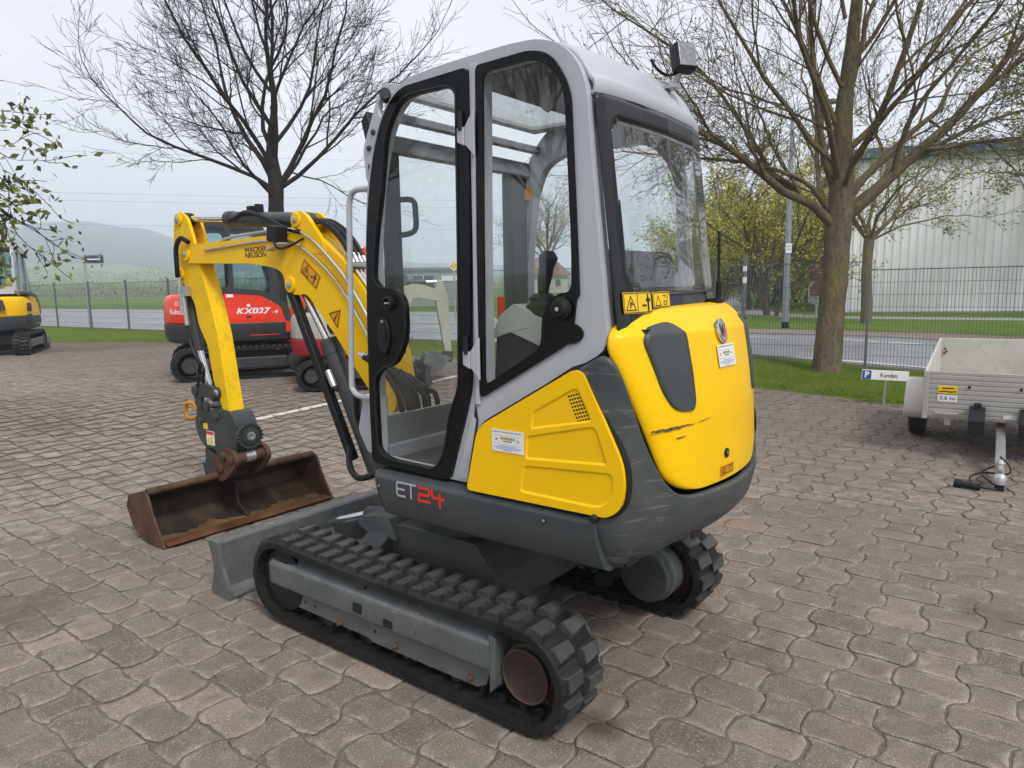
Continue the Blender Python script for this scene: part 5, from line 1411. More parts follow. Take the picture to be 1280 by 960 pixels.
bough(g, [(3.2, -.2, 2.9), (3.9, -.3, 2.85), (4.5, -.3, 2.62), (4.85, -.3, 2.42)], .010, 4, 0, 1)
for z, d in ((3.2, (-1, 0, .8)), (3.6, (-.4, .9, 1)), (3.8, (-.2, -.9, 1)), (4.1, (.1, 0, 1.5))):
    g.branch(Vector((.05, 0, z)), d, 2.2, .08, 0, 3, (22, 55), .1, [4, 4, 3], .15, .005)
g.finish(TE, BARK2); g.leaves(3, .034, LEAFD, TE, 'young_leaves', .045, .9)

# D: thicket of spring-green trees beyond the road
kinds = ('tall multi-stemmed tree with yellow-green spring leaves beyond the footpath', )
def tree_d(seed, leafmat, H, spread=(18, 45), lv=1.0, name='spring_tree', label='', loc=(0, 0, 0), bk=BARK3, lsize=.05, per=3):
    t = thing(name, label, 'tree', loc)
    g = TreeGen(seed); rn = g.r
    for i in range(4):
        a = rn.uniform(0, 6.28); d = Vector((math.cos(a)*.35, math.sin(a)*.35, 1))
        g.branch(Vector((math.cos(a)*.2, math.sin(a)*.2, -.05)), d, H*.45, .10, 0, 3, spread, .14, [5, 5, 4], .12, .010)
    g.finish(t, bk); g.leaves(per, lsize, leafmat, t, 'spring_leaves', .16, lv); return t
TD1 = tree_d(51, LEAFY, 9.0, label='tall multi-stemmed tree with first green leaves just right of the cab, beyond the road', loc=(10.6, 29.0, 0), lv=1.0, per=6, lsize=.065)
TD2 = tree_d(52, LEAFY, 7.5, label='bright yellow-green spring tree left of the grey lamp post', loc=(15.2, 42, 0), lv=1.0, lsize=.08, per=6)
for i, (src, x, y, rz, sc, lab) in enumerate(((TD1, 12.2, 36, 2.0, 1.0, 'tall green-budded tree behind the multi-stemmed one, right of the cab'), (TD2, 19.0, 47, 1.2, 1.0, 'yellow-green spring tree right behind the lamp post, left of the beige hall'),
        (TD1, 15.2, 33, 5.0, .85, 'dense green-budded tree between the lamp post and the mossy tree trunk'), (TD2, 11.4, 40, 2.2, 1.1, 'broad yellow-green tree beside the cab rear window, beyond the path'), (TD1, 17, 60, 3.0, 1.2, 'tall bare-looking tree far down the winding path'), (TD2, 13.5, 52, 4.0, .9, 'low yellow-green tree far behind the mesh fence'), (TD1, 24, 66, 5, 1.25, 'tall thin tree beside the beige hall in the distance'))):
    dup(src, (x, y, 0), rz, sc, lab)
# undergrowth below them, a mass of thin stems
g = TreeGen(61)
for i in range(240):
    x = g.r.uniform(11, 25); y = 44+g.r.uniform(0, 22)+(x-11)*.5
    g.branch(Vector((x, y, 0)), Vector((g.r.gauss(0, .3), g.r.gauss(0, .3), 1)), g.r.uniform(1.2, 2.6), .03, 1, 3, (15, 45), .1, [4, 4, 3], .12, .012)
g.w.v += []; mb = g.w; mb2 = g.t
o = len(mb.v); mb.v += mb2.v; mb.f += [tuple(o+i for i in f) for f in mb2.f]; mb.mi += [0]*len(mb2.f)
tag(mb.build('undergrowth', BARK3, None, recalc=False, sharp=180), kind='stuff')
# far hedges and trees in the fields
g = random.Random(71); vs, fs, tn = [], [], []
def clump(x, y, z, w, h, n_):
    t0 = g.random()
    for _ in range(n_):
        a = g.uniform(0, 6.28); rr = w*math.sqrt(g.random()); zz = h*(1-(rr/w)**2*.7)*g.random()**.6
        q = Vector((x+rr*math.cos(a), y+rr*math.sin(a), z+zz)); l = h*g.uniform(.025, .06); o = len(vs)
        a_ = Vector((g.gauss(0, 1), g.gauss(0, 1), g.gauss(0, 1))).normalized()*l; b_ = a_.cross(Vector((g.gauss(0, 1), g.gauss(0, 1), g.gauss(0, 1)))).normalized()*l*.8
        vs.extend([q-a_, q+b_, q+a_, q-b_]); fs.append((o, o+1, o+2, o+3)); t = min(1, max(0, t0+g.gauss(0, .15))); tn.extend([t]*4)
for i in range(120):
    az = g.uniform(-42, 12); r = g.uniform(150, 230); clump(r*math.sin(R(az)), r*math.cos(R(az)), .1, g.uniform(2, 6), g.uniform(2.0, 5.0), 260)
for i in range(60):
    az = g.uniform(-42, 12); r = g.uniform(300, 520); clump(r*math.sin(R(az)), r*math.cos(R(az)), hill_h(az)*rise(r), g.uniform(5, 14), g.uniform(4, 10), 220)
for i in range(140):
    az = g.uniform(24, 48); r = g.uniform(95, 150); clump(r*math.sin(R(az)), r*math.cos(R(az)), 0, g.uniform(3, 7), g.uniform(5, 13), 260)
mb = MB(); mb.add(vs, fs); o = mb.build('distant_trees', leaf_mat('far_foliage', (.10, .11, .05), (.26, .24, .13)), None, recalc=False); tag(o, kind='stuff')
o.data.attributes.new('tone', 'FLOAT', 'POINT').data.foreach_set('value', tn)

# ------------------------------------------------------------------ buildings
WALLW = paint('white_corrugated_sheet', (.84, .845, .86), .5, var=.04, scale=.8, dust=(.72, .72, .72), dustamt=.3, dscale=.7)
a = Vector((14.2, 30.25, 0)); b2 = Vector((37.2, 23.18, 0)); dv = (b2-a); Lw = dv.length; dv.normalize(); nv = Vector((-dv.y, dv.x, 0))
HALL = thing('corrugated_hall', 'large white corrugated metal hall with blue roof edge at the right', 'building', a, math.atan2(dv.y, dv.x))
HT = 6.5
mb = MB(); row0 = []; row1 = []
x = 0
while x < Lw:
    for (dx, yy) in ((0, 0), (.16, 0), (.19, -.035), (.27, -.035), (.30, 0)):
        row0.append((x+dx, yy, .25)); row1.append((x+dx, yy, HT))
    x += .30
mb.grid([row0, row1]); mb.build('corrugated_wall', WALLW, HALL, recalc=False, sharp=20)
mb = MB(); mb.box((Lw/2, 8, HT/2), (Lw-.1, 15.9, HT-.05)); mb.build('hall_body', WALLW, HALL)
mb = MB(); mb.box((Lw/2, .05, .12), (Lw, .3, .26)); mb.build('base_plinth', KERB, HALL)
mb = MB(); mb.box((Lw/2, -.12, HT+.16), (Lw+.4, .42, .40)); mb.box((Lw/2, 8, HT+.3), (Lw+.4, 16.4, .12)); mb.build('roof_edge', paint('blue_fascia', (.045, .085, .155), .5, var=.08), HALL, bevel=.02)
BH = thing('beige_hall', 'tall narrow beige building part with downpipes behind the trunk of the mossy tree', 'building', (20.5, 47, 0), R(-58))
mb = MB(); mb.box((2, 3, 4.4), (4.2, 6, 8.8)); mb.build('wall', paint('beige_render', (.38, .34, .28), .8, var=.1, scale=.8), BH)
mb = MB(); mb.box((2, 3, 8.9), (4.5, 6.3, .25)); mb.build('roof', plain('roof_grey', (.16, .17, .18), .7), BH)
for x in (.4, 2.2): MB().cyl((x, -.08, 0), (x, -.08, 8.7), .07, 8).build('downpipe', FEN, BH)
MB().box((1.2, -.06, 3.2), (.8, .12, 1.0)).build('meter_box', BLKM, BH)
MS = thing('maroon_board', 'maroon board on a grey post beside the mossy trunk, before the beige hall', 'sign', (11.9, 27.6, 0), R(-30))
MB().box((0, 0, 1.75), (.60, .08, 1.5)).build('board', paint('maroon_paint', (.13, .045, .06), .6), MS, bevel=.01)
MB().box((0, .08, .8), (.22, .10, 1.6)).build('post', ZINC, MS)
# grey depot beyond the road seen through the door glass
GD = thing('grey_depot', 'low grey flat-roofed depot seen through the open view of the cab door', 'building', (-9.6, 52, .1), R(4))
mb = MB(); mb.box((3.2, 2, 1.35), (6.4, 4, 2.7)); mb.build('wall', paint('depot_grey', (.25, .26, .27), .7), GD)
mb = MB(); mb.box((3.2, 2, 2.8), (6.8, 4.4, .2)); mb.build('roof', FEN, GD)
for x in (1.4, 3.3):
    w_ = MB().box((x, -.03, 1.7), (1.5, .06, 1.2)).build('window', plain('window_dark', (.03, .035, .04), .15), GD)
    MB().box((x, -.065, 1.7), (.06, .02, 1.2)).build('window_bar', WHT, w_)
MB().box((5.3, -.03, 2.1), (1.4, .05, .4)).build('sign_board', WHT, GD)
RH = thing('red_roof_house', 'distant house with red tiled roof seen through the rear side window', 'house', (5.6, 130, .2), R(20))
MB().box((0, 0, 1.6), (7, 8, 3.2)).build('wall', paint('house_wall', (.45, .42, .38), .8), RH)
mb = MB(); mb.prism([(-4.3, 3.0), (4.3, 3.0), (0, 6.4)], 'y', -4.6, 4.6); mb.build('roof', paint('red_tiles', (.24, .09, .06), .8, var=.2, scale=3), RH)
for x in (-1.8, 1.6): MB().box((x, -4.03, 1.7), (1.0, .08, 1.2)).build('window', plain('pane_dark', (.05, .06, .07), .2), RH)

# ------------------------------------------------------------------ street furniture
LP = thing('lamp_post', 'tall grey tapered lamp post beyond the road, left of the mossy tree', 'lamp post', (8.24, 21.35, 0))
mb = MB(); mb.tube([(0, 0, 0), (0, 0, 3), (0, 0, 6.3)], [.10, .085, .05], 14); mb.build('pole', paint('lamp_grey', (.30, .33, .37), .45, metal=.4), LP)
MB().tube([(0, 0, 0), (0, 0, .38)], .106, 14).build('pole_foot', BLKM, LP)
MB().tube([(0, 0, 6.25), (.2, -.3, 6.4), (.5, -.8, 6.45)], .04, 8).build('bracket', ZINC, LP)
MB().box((.6, -.95, 6.44), (.28, .5, .10), Matrix.Rotation(R(32), 3, 'Z')).build('lantern', FEN, LP, bevel=.02)
MB().box((-.01, -.09, 2.55), (.17, .02, .28)).build('number_plate', WHT, LP)
GP = thing('marker_post', 'short grey post with white bands beside the far footpath, right of the cab', 'post', (7.0, 21.4, 0))
MB().tube([(0, 0, 0), (0, 0, 2.4)], .055, 10).build('post', FEN, GP)
for z in (1.55, 1.9): MB().tube([(0, 0, z), (0, 0, z+.18)], .058, 10).build('band', WHT, GP)
SPL = thing('street_sign', 'small dark street sign on a slim pole beyond the left fence', 'sign', (-16.3, 27.6, .25))
MB().tube([(0, 0, 0), (0, 0, 2.75)], .05, 10).build('pole', ZINC, SPL)
MB().box((.38, 0, 2.62), (.72, .04, .30)).build('sign_plate', plain('sign_blue_grey', (.06, .075, .12), .4), SPL)
MB().box((.38, -.023, 2.62), (.50, .006, .05)).build('sign_line', WHT, SPL)
LPO = thing('leaning_post', 'leaning grey post with dark top at the left beside the cropped excavator', 'post', (-13.0, 19.6, .25))
MB().tube([(0, 0, 0), (-.26, 0, 2.35)], .055, 10).build('post', FEN, LPO)
MB().tube([(-.235, 0, 2.12), (-.262, 0, 2.37)], .06, 10).build('cap', BLKM, LPO)
RP = thing('roadside_reflector', 'white reflector post with black band at the road edge on the left', 'post', (-19.6, 29.0, .25))
MB().box((0, 0, .5), (.10, .08, 1.05)).build('post', WHT, RP); MB().box((0, 0, .82), (.105, .085, .22)).build('band', INK, RP)
PRS = thing('priority_sign', 'yellow and white diamond road sign seen through the cab door glass', 'sign', (-2.3, 29.5, .2))
MB().tube([(0, 0, 0), (0, 0, 2.4)], .035, 8).build('pole', ZINC, PRS)
q = Matrix.Rotation(R(45), 3, 'Y')
MB().box((0, -.04, 2.25), (.34, .02, .34), q).build('sign_plate', WHT, PRS); MB().box((0, -.055, 2.25), (.24, .012, .24), q).build('sign_centre', plain('sign_yellow', (.75, .42, .02), .5), PRS)
for i, (z0, off) in enumerate(((24.6, 0), (18.6, 3), (17.4, 3), (13.8, 6))):
    mb = MB(); mb.tube([(-120+6*j, 105+off+1.2*j, z0-.9*math.sin(math.pi*j/40)-j*.05) for j in range(41)], .017, 4, caps=False)
    tag(mb.build('power_line', FEN, None, recalc=False), ['highest thin overhead cable crossing the sky at the left', 'upper cable of the middle pair crossing the sky behind the bare tree', 'lower cable of the middle pair crossing the sky behind the bare tree', 'lowest cable crossing just above the hill'][i], 'cable', 'overhead cables')

# parking sign
CS = thing('parking_sign', 'small white and blue customer parking sign on a short post at the lawn edge', 'sign', (4.75, 8.95, 0), R(-9))
MB().tube([(0, .012, -.05), (.018, .012, .42)], .016, 10).build('post', ZINC, CS)
MB().box((0, 0, .385), (.56, .016, .125), Matrix.Rotation(R(3), 3, 'Y')).build('sign_plate', WHT, CS, bevel=.004)
MB().box((-.222, -.0095, .397), (.105, .003, .112), Matrix.Rotation(R(3), 3, 'Y')).build('blue_field', plain('sign_blue', (.02, .09, .32), .4), CS)

# ------------------------------------------------------------------ trailer
ALU = paint('aluminium_sheet', (.50, .49, .46), .45, metal=.35, var=.08, scale=3, dust=(.40, .37, .32), dustamt=.4)
ALUI = paint('worn_panel', (.52, .50, .46), .6, var=.08, scale=4, dust=(.30, .28, .25), dustamt=.35, fine=(.12, .11, .10), finescale=12, fineamt=.25)
TRW, TRL = 1.20, 2.05
TRZ = R(-34)
TR = thing('box_trailer', 'low aluminium box trailer with drawbar resting on the paving at the right edge', 'trailer', (3.73, 6.36, 0), TRZ)
tilt = bpy.data.objects.new('trailer_body', None)   # not linked: only its matrix is used
TM = Matrix.Translation((0, .0, .44)) @ Matrix.Rotation(R(4.5), 4, 'X')
def tb(mb, name, mat, parent=TR, bevel=0):
    mb.v = [tuple(TM @ Vector(v)) for v in mb.v]; return mb.build(name, mat, parent, bevel=bevel)
# front board with pressed ribs: x across 0..TRW, y back 0..TRL, z up
rows = []
prof = []
z = .0
prof.append((-.0, -.09))
for i in range(9):
    z0 = -.085+i*.044; prof += [(-.006, z0+.006), (-.006, z0+.034), (.0, z0+.038), (.0, z0+.044)]
prof += [(-.004, .312), (-.004, .335), (.022, .335), (.022, -.09)]
mb = MB(); mb.grid([[(x, y, z) for y, z in prof] for x in (.045, TRW-.045)], closed=True); tb(mb, 'front_board', ALU)
for x in (.022, TRW-.022):
    mb = MB(); mb.box((x, .005, .12), (.045, .05, .44)); tb(mb, 'corner_post', ALU, bevel=.006)
for x in (.012, TRW-.012):
    mb = MB(); mb.box((x, TRL/2+.02, .12), (.024, TRL-.05, .42)); tb(mb, 'side_board', ALUI, bevel=.004)
mb = MB(); mb.box((TRW/2, TRL, .12), (TRW, .024, .42)); tb(mb, 'tailboard', ALUI, bevel=.004)
mb = MB(); mb.box((TRW/2, TRL/2, -.075), (TRW-.03, TRL-.03, .02)); tb(mb, 'trailer_floor', ALUI)
mb = MB(); mb.box((TRW/2, TRL/2, .335), (TRW+.004, TRL+.03, .018))
mb = MB(); mb.box((.2, TRL/2, -.12), (.05, TRL, .06)); mb.box((TRW-.2, TRL/2, -.12), (.05, TRL, .06)); mb.box((TRW/2, 1.05, -.14), (TRW+.1, .06, .06)); tb(mb, 'chassis', ZINC)
for sx_, s in ((-.095, -1), (TRW+.095, 1)):
    mb = MB(); c_ = (sx_, 1.0, .255)
    wc = Vector((sx_-.085*1, 1.0, .255))
    mb.lathe((sx_-.08, 1.0, .255), (1, 0, 0), [(0, .17), (.006, .225), (.025, .250), (.045, .255), (.115, .255), (.135, .250), (.154, .225), (.16, .17)], 36)
    wh = mb.build('tyre', paint('tyre_rubber', (.022, .022, .023), .75, dust=(.1, .09, .08), dustamt=.3), TR)
    gr = MB()
    for gx_ in (.045, .08, .115): gr.lathe((sx_-.08+gx_-.003, 1.0, .255), (1, 0, 0), [(0, .2562), (.006, .2562)], 36)
    gr.build('tread_groove', INK, wh)
    mb = MB(); mb.lathe((sx_-.075, 1.0, .255), (1, 0, 0), [(0, .165), (.02, .16), (.03, .08), (.05, .05), (.10, .05), (.12, .08), (.13, .16), (.15, .165)], 28); mb.build('rim', ZINC, TR)
    # mudguard: curved shell
    rows = []
    for i in range(15):
        an = R(-8+196*i/14); rr = .325
        rows.append([(sx_+xx, 1.0-math.cos(an)*rr*ff, .27+math.sin(an)*rr*ff) for xx, ff in ((-.115, .93), (-.11, .985), (-.09, 1.0), (.10, 1.0), (.11, .985), (.115, .93))])
    mb = MB(); mb.grid(rows); mb.build('mudguard', paint('mudguard_white', (.62, .60, .57), .5, var=.05, dust=(.36, .28, .22), dustamt=.5, dscale=5), TR, solid=.008, sharp=60)
db = MB(); db.bar(tuple(TM @ Vector((TRW/2, .5, -.13))), (TRW/2, -.72, .12), .07, .07); db.build('drawbar', ZINC, TR, bevel=.008)
db = MB(); db.bar((TRW/2, -.70, .125), (TRW/2, -1.0, .085), .055, .06); db.lathe((TRW/2, -1.0, .05), (0, 0, 1), [(0, .045), (.05, .048), (.075, .035), (.085, .015)], 16); cpl = db.build('coupling', ZINC, TR, bevel=.006)
db = MB(); db.bar((TRW/2, -.72, .17), (TRW/2, -.95, .15), .035, .03); db.bar((TRW/2, -.76, .13), (TRW/2, -.86, .19), .03, .035); db.build('coupling_handle', ZINC, cpl, bevel=.006)
MB().box((TRW/2, -.99, .025), (.06, .05, .06)).build('support_block', BLKM, TR)
db = MB(); db.tube(smooth_curve([(TRW/2, -.62, .18), (TRW/2+.06, -.75, .14), (TRW/2+.05, -.85, .10), (TRW/2-.10, -.80, .08), (TRW/2-.19, -.86, .05), (TRW/2-.16, -1.0, .02), (TRW/2-.05, -1.06, .02), (TRW/2-.02, -1.0, .03), (TRW/2-.12, -.88, .09), (TRW/2-.04, -.76, .13)], 6), .0075, 6); db.build('wiring_cable', BLKM, TR)
db = MB(); db.cyl((TRW/2-.25, -1.05, .03), (TRW/2-.12, -1.07, .028), .026, 12); db.cyl((TRW/2-.29, -1.045, .035), (TRW/2-.24, -1.05, .03), .032, 12); db.build('plug', BLKM, TR)
for x in (.42, .78):
    mb = MB(); mb.prism([(-.07, -.12), (-.19, -.17), (-.19, -.05), (-.14, .03), (-.02, .045), (-.02, -.11)], 'x', x-.06, x+.06); w_ = tb(mb, 'wheel_chock', BLKM, bevel=.006)
    mb = MB(); mb.box((x, -.05, .055), (.055, .07, .04)); tb(mb, 'chock_clip', BLKM, parent=w_, bevel=.004)
for x in (.35, .72):
    mb = MB(); mb.lathe((x, -.012, .21), (0, -1, 0), [(0, .012), (.012, .012)], 10); tb(mb, 'eyelet', INK)
mb = MB(); mb.box((.19, -.014, -.045), (.18, .02, .022)); mb.box((.11, -.02, -.045), (.035, .02, .032)); tb(mb, 'latch', ZINC, bevel=.004)
for x, zz in ((.06, .21), (.055, .16), (.075, .18)):
    mb = MB(); mb.lathe((x, TRL-.014, zz), (0, -1, 0), [(0, .010), (.008, .010)], 8); tb(mb, 'bolt', INK)
for x in (.30, .36): 
    mb = MB(); mb.box((x, TRL-.06, -.06), (.025, .025, .012)); tb(mb, 'lashing_ring', INK)
mb = MB(); mb.box((.19, -.0085, .175), (.15, .003, .070)); TSTK = tb(mb, 'maker_sticker', YLWP)
mb = MB(); mb.box((.19, -.0085, .098), (.15, .003, .062)); TST2 = tb(mb, 'load_sticker', WHT)
mb = MB(); mb.box((.66, -.0085, -.04), (.10, .003, .035)); tb(mb, 'type_plate', WHT)

# ------------------------------------------------------------------ other excavators in the yard
REDK = paint('orange_red_paint', (.78, .042, .010), .35, var=.06, scale=2, coat=.2)
CHAR = paint('charcoal_plastic', (.030, .032, .036), .5, var=.1)
CREAM = paint('cream_paint', (.42, .40, .35), .45, var=.08, dust=(.3, .27, .2), dustamt=.3)
REDT = paint('crimson_paint', (.38, .012, .03), .4, var=.06)
GLB = glass_mat('machine_glass', (.80, .88, .88), .04)
def small_excavator(name, label, loc, rz, body, lower, cabm, boomm, cab=True, sc=1.0, pose=None, bodyshape='round', lug=True, hoodcol=None, under=CHAR):
    """local frame: x forward, y left"""
    t = thing(name, label, 'excavator', loc, rz); t.scale = (sc,)*3
    Lh, Rr, tw, yy = .86, .24, .30, .43
    for s in (1, -1):
        mb = MB(); y0, y1 = yy*s, (yy+tw)*s
        path = [(Lh*.9*(1 if k < 1 else 1)+Rr*math.cos(-math.pi/2+math.pi*k/10), Rr+Rr*math.sin(-math.pi/2+math.pi*k/10)) for k in range(11)]
        path += [(-Lh*.9+Rr*math.cos(math.pi/2+math.pi*k/10), Rr+Rr*math.sin(math.pi/2+math.pi*k/10)) for k in range(11)]
        inner = [(x*.93, Rr+(z-Rr)*.84) for x, z in path]
        mb.prism(path, 'y', y0, y1, holes=[inner]); bt = mb.build('rubber_track', RUB, t)
        if lug:
            lg = MB(); P_ = path+[path[0]]
            acc = []; 
            for (xa, za), (xb, zb) in zip(P_, P_[1:]):
                l = math.hypot(xb-xa, zb-za); k = max(1, int(round(l/.085)))
                acc += [((xa+(xb-xa)*(j+.5)/k, za+(zb-za)*(j+.5)/k), (xb-xa)/l, (zb-za)/l) for j in range(k)]
            for j, ((x, z), dx, dz) in enumerate(acc):
                m3 = Matrix(((dx, 0, dz), (0, 1, 0), (dz, 0, -dx)))
                for q_, o_ in ((.27, 0), (.73, .04)): lg.box((x+dx*o_+dz*.008, y0+(y1-y0)*q_, max(.012, z+dz*o_-dx*.008)), (.05, tw*.42, .04), m3)
            lo = lg.build('track_lugs', RUBL, bt); lo['kind'] = 'stuff'
        mb = MB(); mb.box((.0, (yy+tw*.5)*s, .25), (1.25, tw*.96, .17)); mb.build('track_frame', under, t, bevel=.02)
        MB().lathe((-Lh*.9, (yy+.02)*s, Rr), (0, s, 0), [(0, .17), (.10, .17), (.24, .12), (.27, .11)], 20).build('drive_sprocket', CHAR, t)
        MB().lathe((Lh*.9, (yy+.02)*s, Rr), (0, s, 0), [(0, .17), (.10, .18), (.26, .16), (.27, .07)], 20).build('idler_wheel', CHAR, t)
    mb = MB(); mb.box((0, 0, .33), (1.0, .9, .22)); mb.lathe((0, 0, .42), (0, 0, 1), [(0, .36), (.15, .36)], 24); mb.build('centre_frame', CHAR, t, bevel=.02)
    mb = MB(); mb.prism([(1.20, .0), (1.16, .15), (1.22, .34), (1.30, .34), (1.26, .15), (1.32, .0)], 'y', -.74, .74); mb.build('dozer_blade', under, t, bevel=.01)
    for s in (1, -1): MB().bar((.45, .3*s, .3), (1.2, .3*s, .18), .07, .08).build('blade_arm', CHAR, t)
    # body: plan outline with round tail, lofted
    def plan(r_, f=1.0):
        pts = []
        for k in range(13):
            a = math.pi/2+math.pi*k/12; pts.append((-.22+r_*1.02*math.cos(a)*.95, (r_-.18)*math.sin(a)*1.0))
        pts += [(.62*f, -(r_-.18)), (.72*f, -(r_-.30)), (.72*f, (r_-.30)), (.62*f, (r_-.18))]; return pts
    def loft(zs_rs, f=1.0):
        mb = MB(); rows = [[(x, y, z) for x, y in plan(r_, f)] for z, r_ in zs_rs]; mb.grid(rows, closed=True)
        k = len(rows[0]); o = len(rows)-1
        mb.f.append(tuple(range(k))); mb.f.append(tuple(o*k+i for i in range(k-1, -1, -1))); mb.mi += [0, 0]; return mb
    lw = loft([(.56, .80), (.58, .86), (.70, .905), (.86, .905)]).build('lower_skirt', lower, t, bevel=.015)
    bd = loft([(.862, .895), (.90, .90), (1.18, .89), (1.26, .86), (1.30, .80)], .55).build('engine_cover', body, t, bevel=.02)
    mb = MB(); mb.prism(fillet([(.72, .72), (.62, 1.12), (.30, 1.30), (-.25, 1.32), (-.25, .80), (.1, .66), (.5, .66)], .06), 'y', -.715, .715); sd_ = mb.build('side_cover', body, t, bevel=.05, seg=4)
    mb = MB(); mb.prism(fillet([(.735, .87), (.66, 1.14), (.32, 1.34), (-.45, 1.42), (-.45, 1.33), (.28, 1.27), (.56, 1.10), (.63, .87)], .04), 'y', -.722, .722); mb.build('side_band', lower, t, bevel=.015)
    for s in (1, -1):
        MB().prism(fillet([(-.28, .96), (-.28, 1.14), (-.46, 1.16), (-.50, .98)], .03), 'y', .728*s, .66*s).build('air_grille', INK, t)
        MB().prism(fillet([(-.28, .74), (-.30, .90), (-.52, .90), (-.56, .72)], .03), 'y', .735*s, .66*s).build('step_recess', INK, t)
    if cab:
        CO = fillet([(.50, .86), (.60, 1.35), (.42, 2.30), (.22, 2.42), (-.52, 2.42), (-.66, 2.28), (-.72, 1.40), (-.45, 1.32), (-.20, 1.28), (-.10, .86)], [.05, .1, .15, .1, .1, .12, .05, .05, .05, .05])
        H1 = fillet([(.44, 1.30), (.50, 1.42), (.34, 2.24), (-.08, 2.28), (-.08, 1.32)], .08); H2 = fillet([(-.15, 2.28), (-.50, 2.28), (-.58, 2.18), (-.64, 1.50), (-.15, 1.38)], .08)
        for y0, y1, s in ((.50, .56, 1), (-.56, -.50, -1)):
            MB().prism(CO, 'y', y0, y1, holes=[H1, H2]).build('cab_frame', cabm, t, bevel=.015)
            for H_ in (H1, H2): MB().prism(inset(H_, -.01), 'y', (y0+y1)/2-.004, (y0+y1)/2+.004).build('window_glass', GLB, t)
        mb = MB(); mb.box((-.14, 0, 2.41), (.80, 1.06, .09)); mb.build('cab_roof', cabm, t, bevel=.035, seg=3) if False else mb.build('cab_roof', cabm, t, bevel=.035)
        mb = MB(); mb.bar((.28, -.52, 2.34), (.28, .52, 2.34), .07, .08); mb.bar((.56, -.52, 1.33), (.56, .52, 1.33), .06, .07); mb.bar((-.70, -.52, 1.44), (-.70, .52, 1.44), .05, .16); mb.build('cab_crossbar', cabm, t)
        MB().prism([(-.685, 1.50), (-.625, 2.28), (-.633, 2.28), (-.693, 1.50)], 'y', -.50, .50).build('rear_glass', GLB, t)
        MB().prism([(.585, 1.36), (.405, 2.28), (.397, 2.28), (.577, 1.36)], 'y', -.50, .50).build('windscreen', GLB, t)
        MB().prism(fillet([(-.10, 1.05), (-.40, 1.05), (-.50, 1.72), (-.40, 1.74), (-.28, 1.20), (-.10, 1.16)], .04), 'y', -.22, .22).build('seat', BLKM, t, bevel=.03)
    # boom, stick, bucket
    if pose:
        A, B, C_, D_, E_ = [Vector((p[0], -.08, p[1])) for p in pose]
        mb = MB()
        cl_ = smooth_curve([A, B, C_], 6); up_, dn_ = [], []
        for i, p in enumerate(cl_):
            q_ = (cl_[min(i+1, len(cl_)-1)]-cl_[max(i-1, 0)]).normalized(); nn = Vector((-q_.z, 0, q_.x)); w_ = .085+.05*math.sin(math.pi*i/(len(cl_)-1))
            up_.append((p+nn*w_)); dn_.append((p-nn*w_))
        o_ = [(p.x, p.z) for p in up_]+[(p.x, p.z) for p in reversed(dn_)]
        mb.prism(o_, 'y', -.16, .0); mb.build('boom', boomm, t, bevel=.012)
        dS = (D_-C_).normalized(); nS = Vector((-dS.z, 0, dS.x))
        o_ = [C_-dS*.30+nS*.05, C_+nS*.12, D_+nS*.06, D_-nS*.06, C_-nS*.12, C_-dS*.30-nS*.05]
        mb = MB(); mb.prism([(p.x, p.z) for p in o_], 'y', -.15, -.01); mb.build('stick', boomm, t, bevel=.01)
        mb = MB(); mb.cyl(B+Vector((0, 0, .20)), (B+Vector((0, 0, .20))).lerp(C_-dS*.28, .6), .05, 12); mb.build('stick_cylinder', CHAR, t)
        MB().cyl((B+Vector((0, 0, .20))).lerp(C_-dS*.28, .55), C_-dS*.28, .022, 8).build('cylinder_rod', CHR, t)
        mb = MB(); mb.cyl(A+Vector((.15, 0, -.2)), (A+Vector((.15, 0, -.2))).lerp(B, .55), .055, 12); mb.build('boom_cylinder', CHAR, t)
        MB().cyl((A+Vector((.15, 0, -.2))).lerp(B, .5), B-Vector((0, 0, .1)), .026, 8).build('cylinder_rod', CHR, t)
        # bucket curling back toward the machine
        s_ = E_
        pr = [(.02, .12), (-.06, .02), (-.20, -.12), (-.34, -.16), (-.47, -.08), (-.50, .08), (-.44, .22), (-.40, .22), (-.44, .07), (-.42, -.05), (-.33, -.11), (-.22, -.08), (-.08, .06)]
        mb = MB(); mb.prism([(s_.x+x+.10, s_.z+z) for x, z in pr], 'y', -.30, .14); bk = mb.build('bucket', GALV, t, bevel=.006)
        chk = [(.02, .12), (-.06, .02), (-.20, -.12), (-.34, -.16), (-.47, -.08), (-.50, .08), (-.44, .22), (-.2, .2)]
        for y in (-.305, .14): MB().prism([(s_.x+x+.10, s_.z+z) for x, z in chk], 'y', y, y+.012).build('bucket_cheek', GALV, bk)
        mb = MB(); mb.prism(fillet([(D_.x-.10, D_.z+.04), (D_.x+.10, D_.z+.02), (D_.x+.06, D_.z-.18), (D_.x-.12, D_.z-.16)], .03), 'y', -.16, 0); mb.build('coupler', CHAR, t, bevel=.01)
    # swing post and lamps
    mb = MB(); mb.prism(fillet([(.55, .50), (.85, .52), (.92, .80), (.80, .95), (.55, .80)], .04), 'y', -.17, .01); mb.build('swing_post', boomm, t, bevel=.01)
    return t
# orange-red machine side on behind the boom: forward is to the right in the picture
kf = Vector((1.6, .72)).normalized(); krz = math.atan2(kf.y, kf.x)
KX = small_excavator('mini_excavator', 'orange-red mini excavator parked behind the yellow boom', (-4.36, 11.45, gz(-4.0, 11.4)), krz, REDK, CHAR, CHAR, REDK, pose=((.82, .90), (1.35, 1.85), (2.10, 1.74), (2.25, .85), (2.2, .55)))
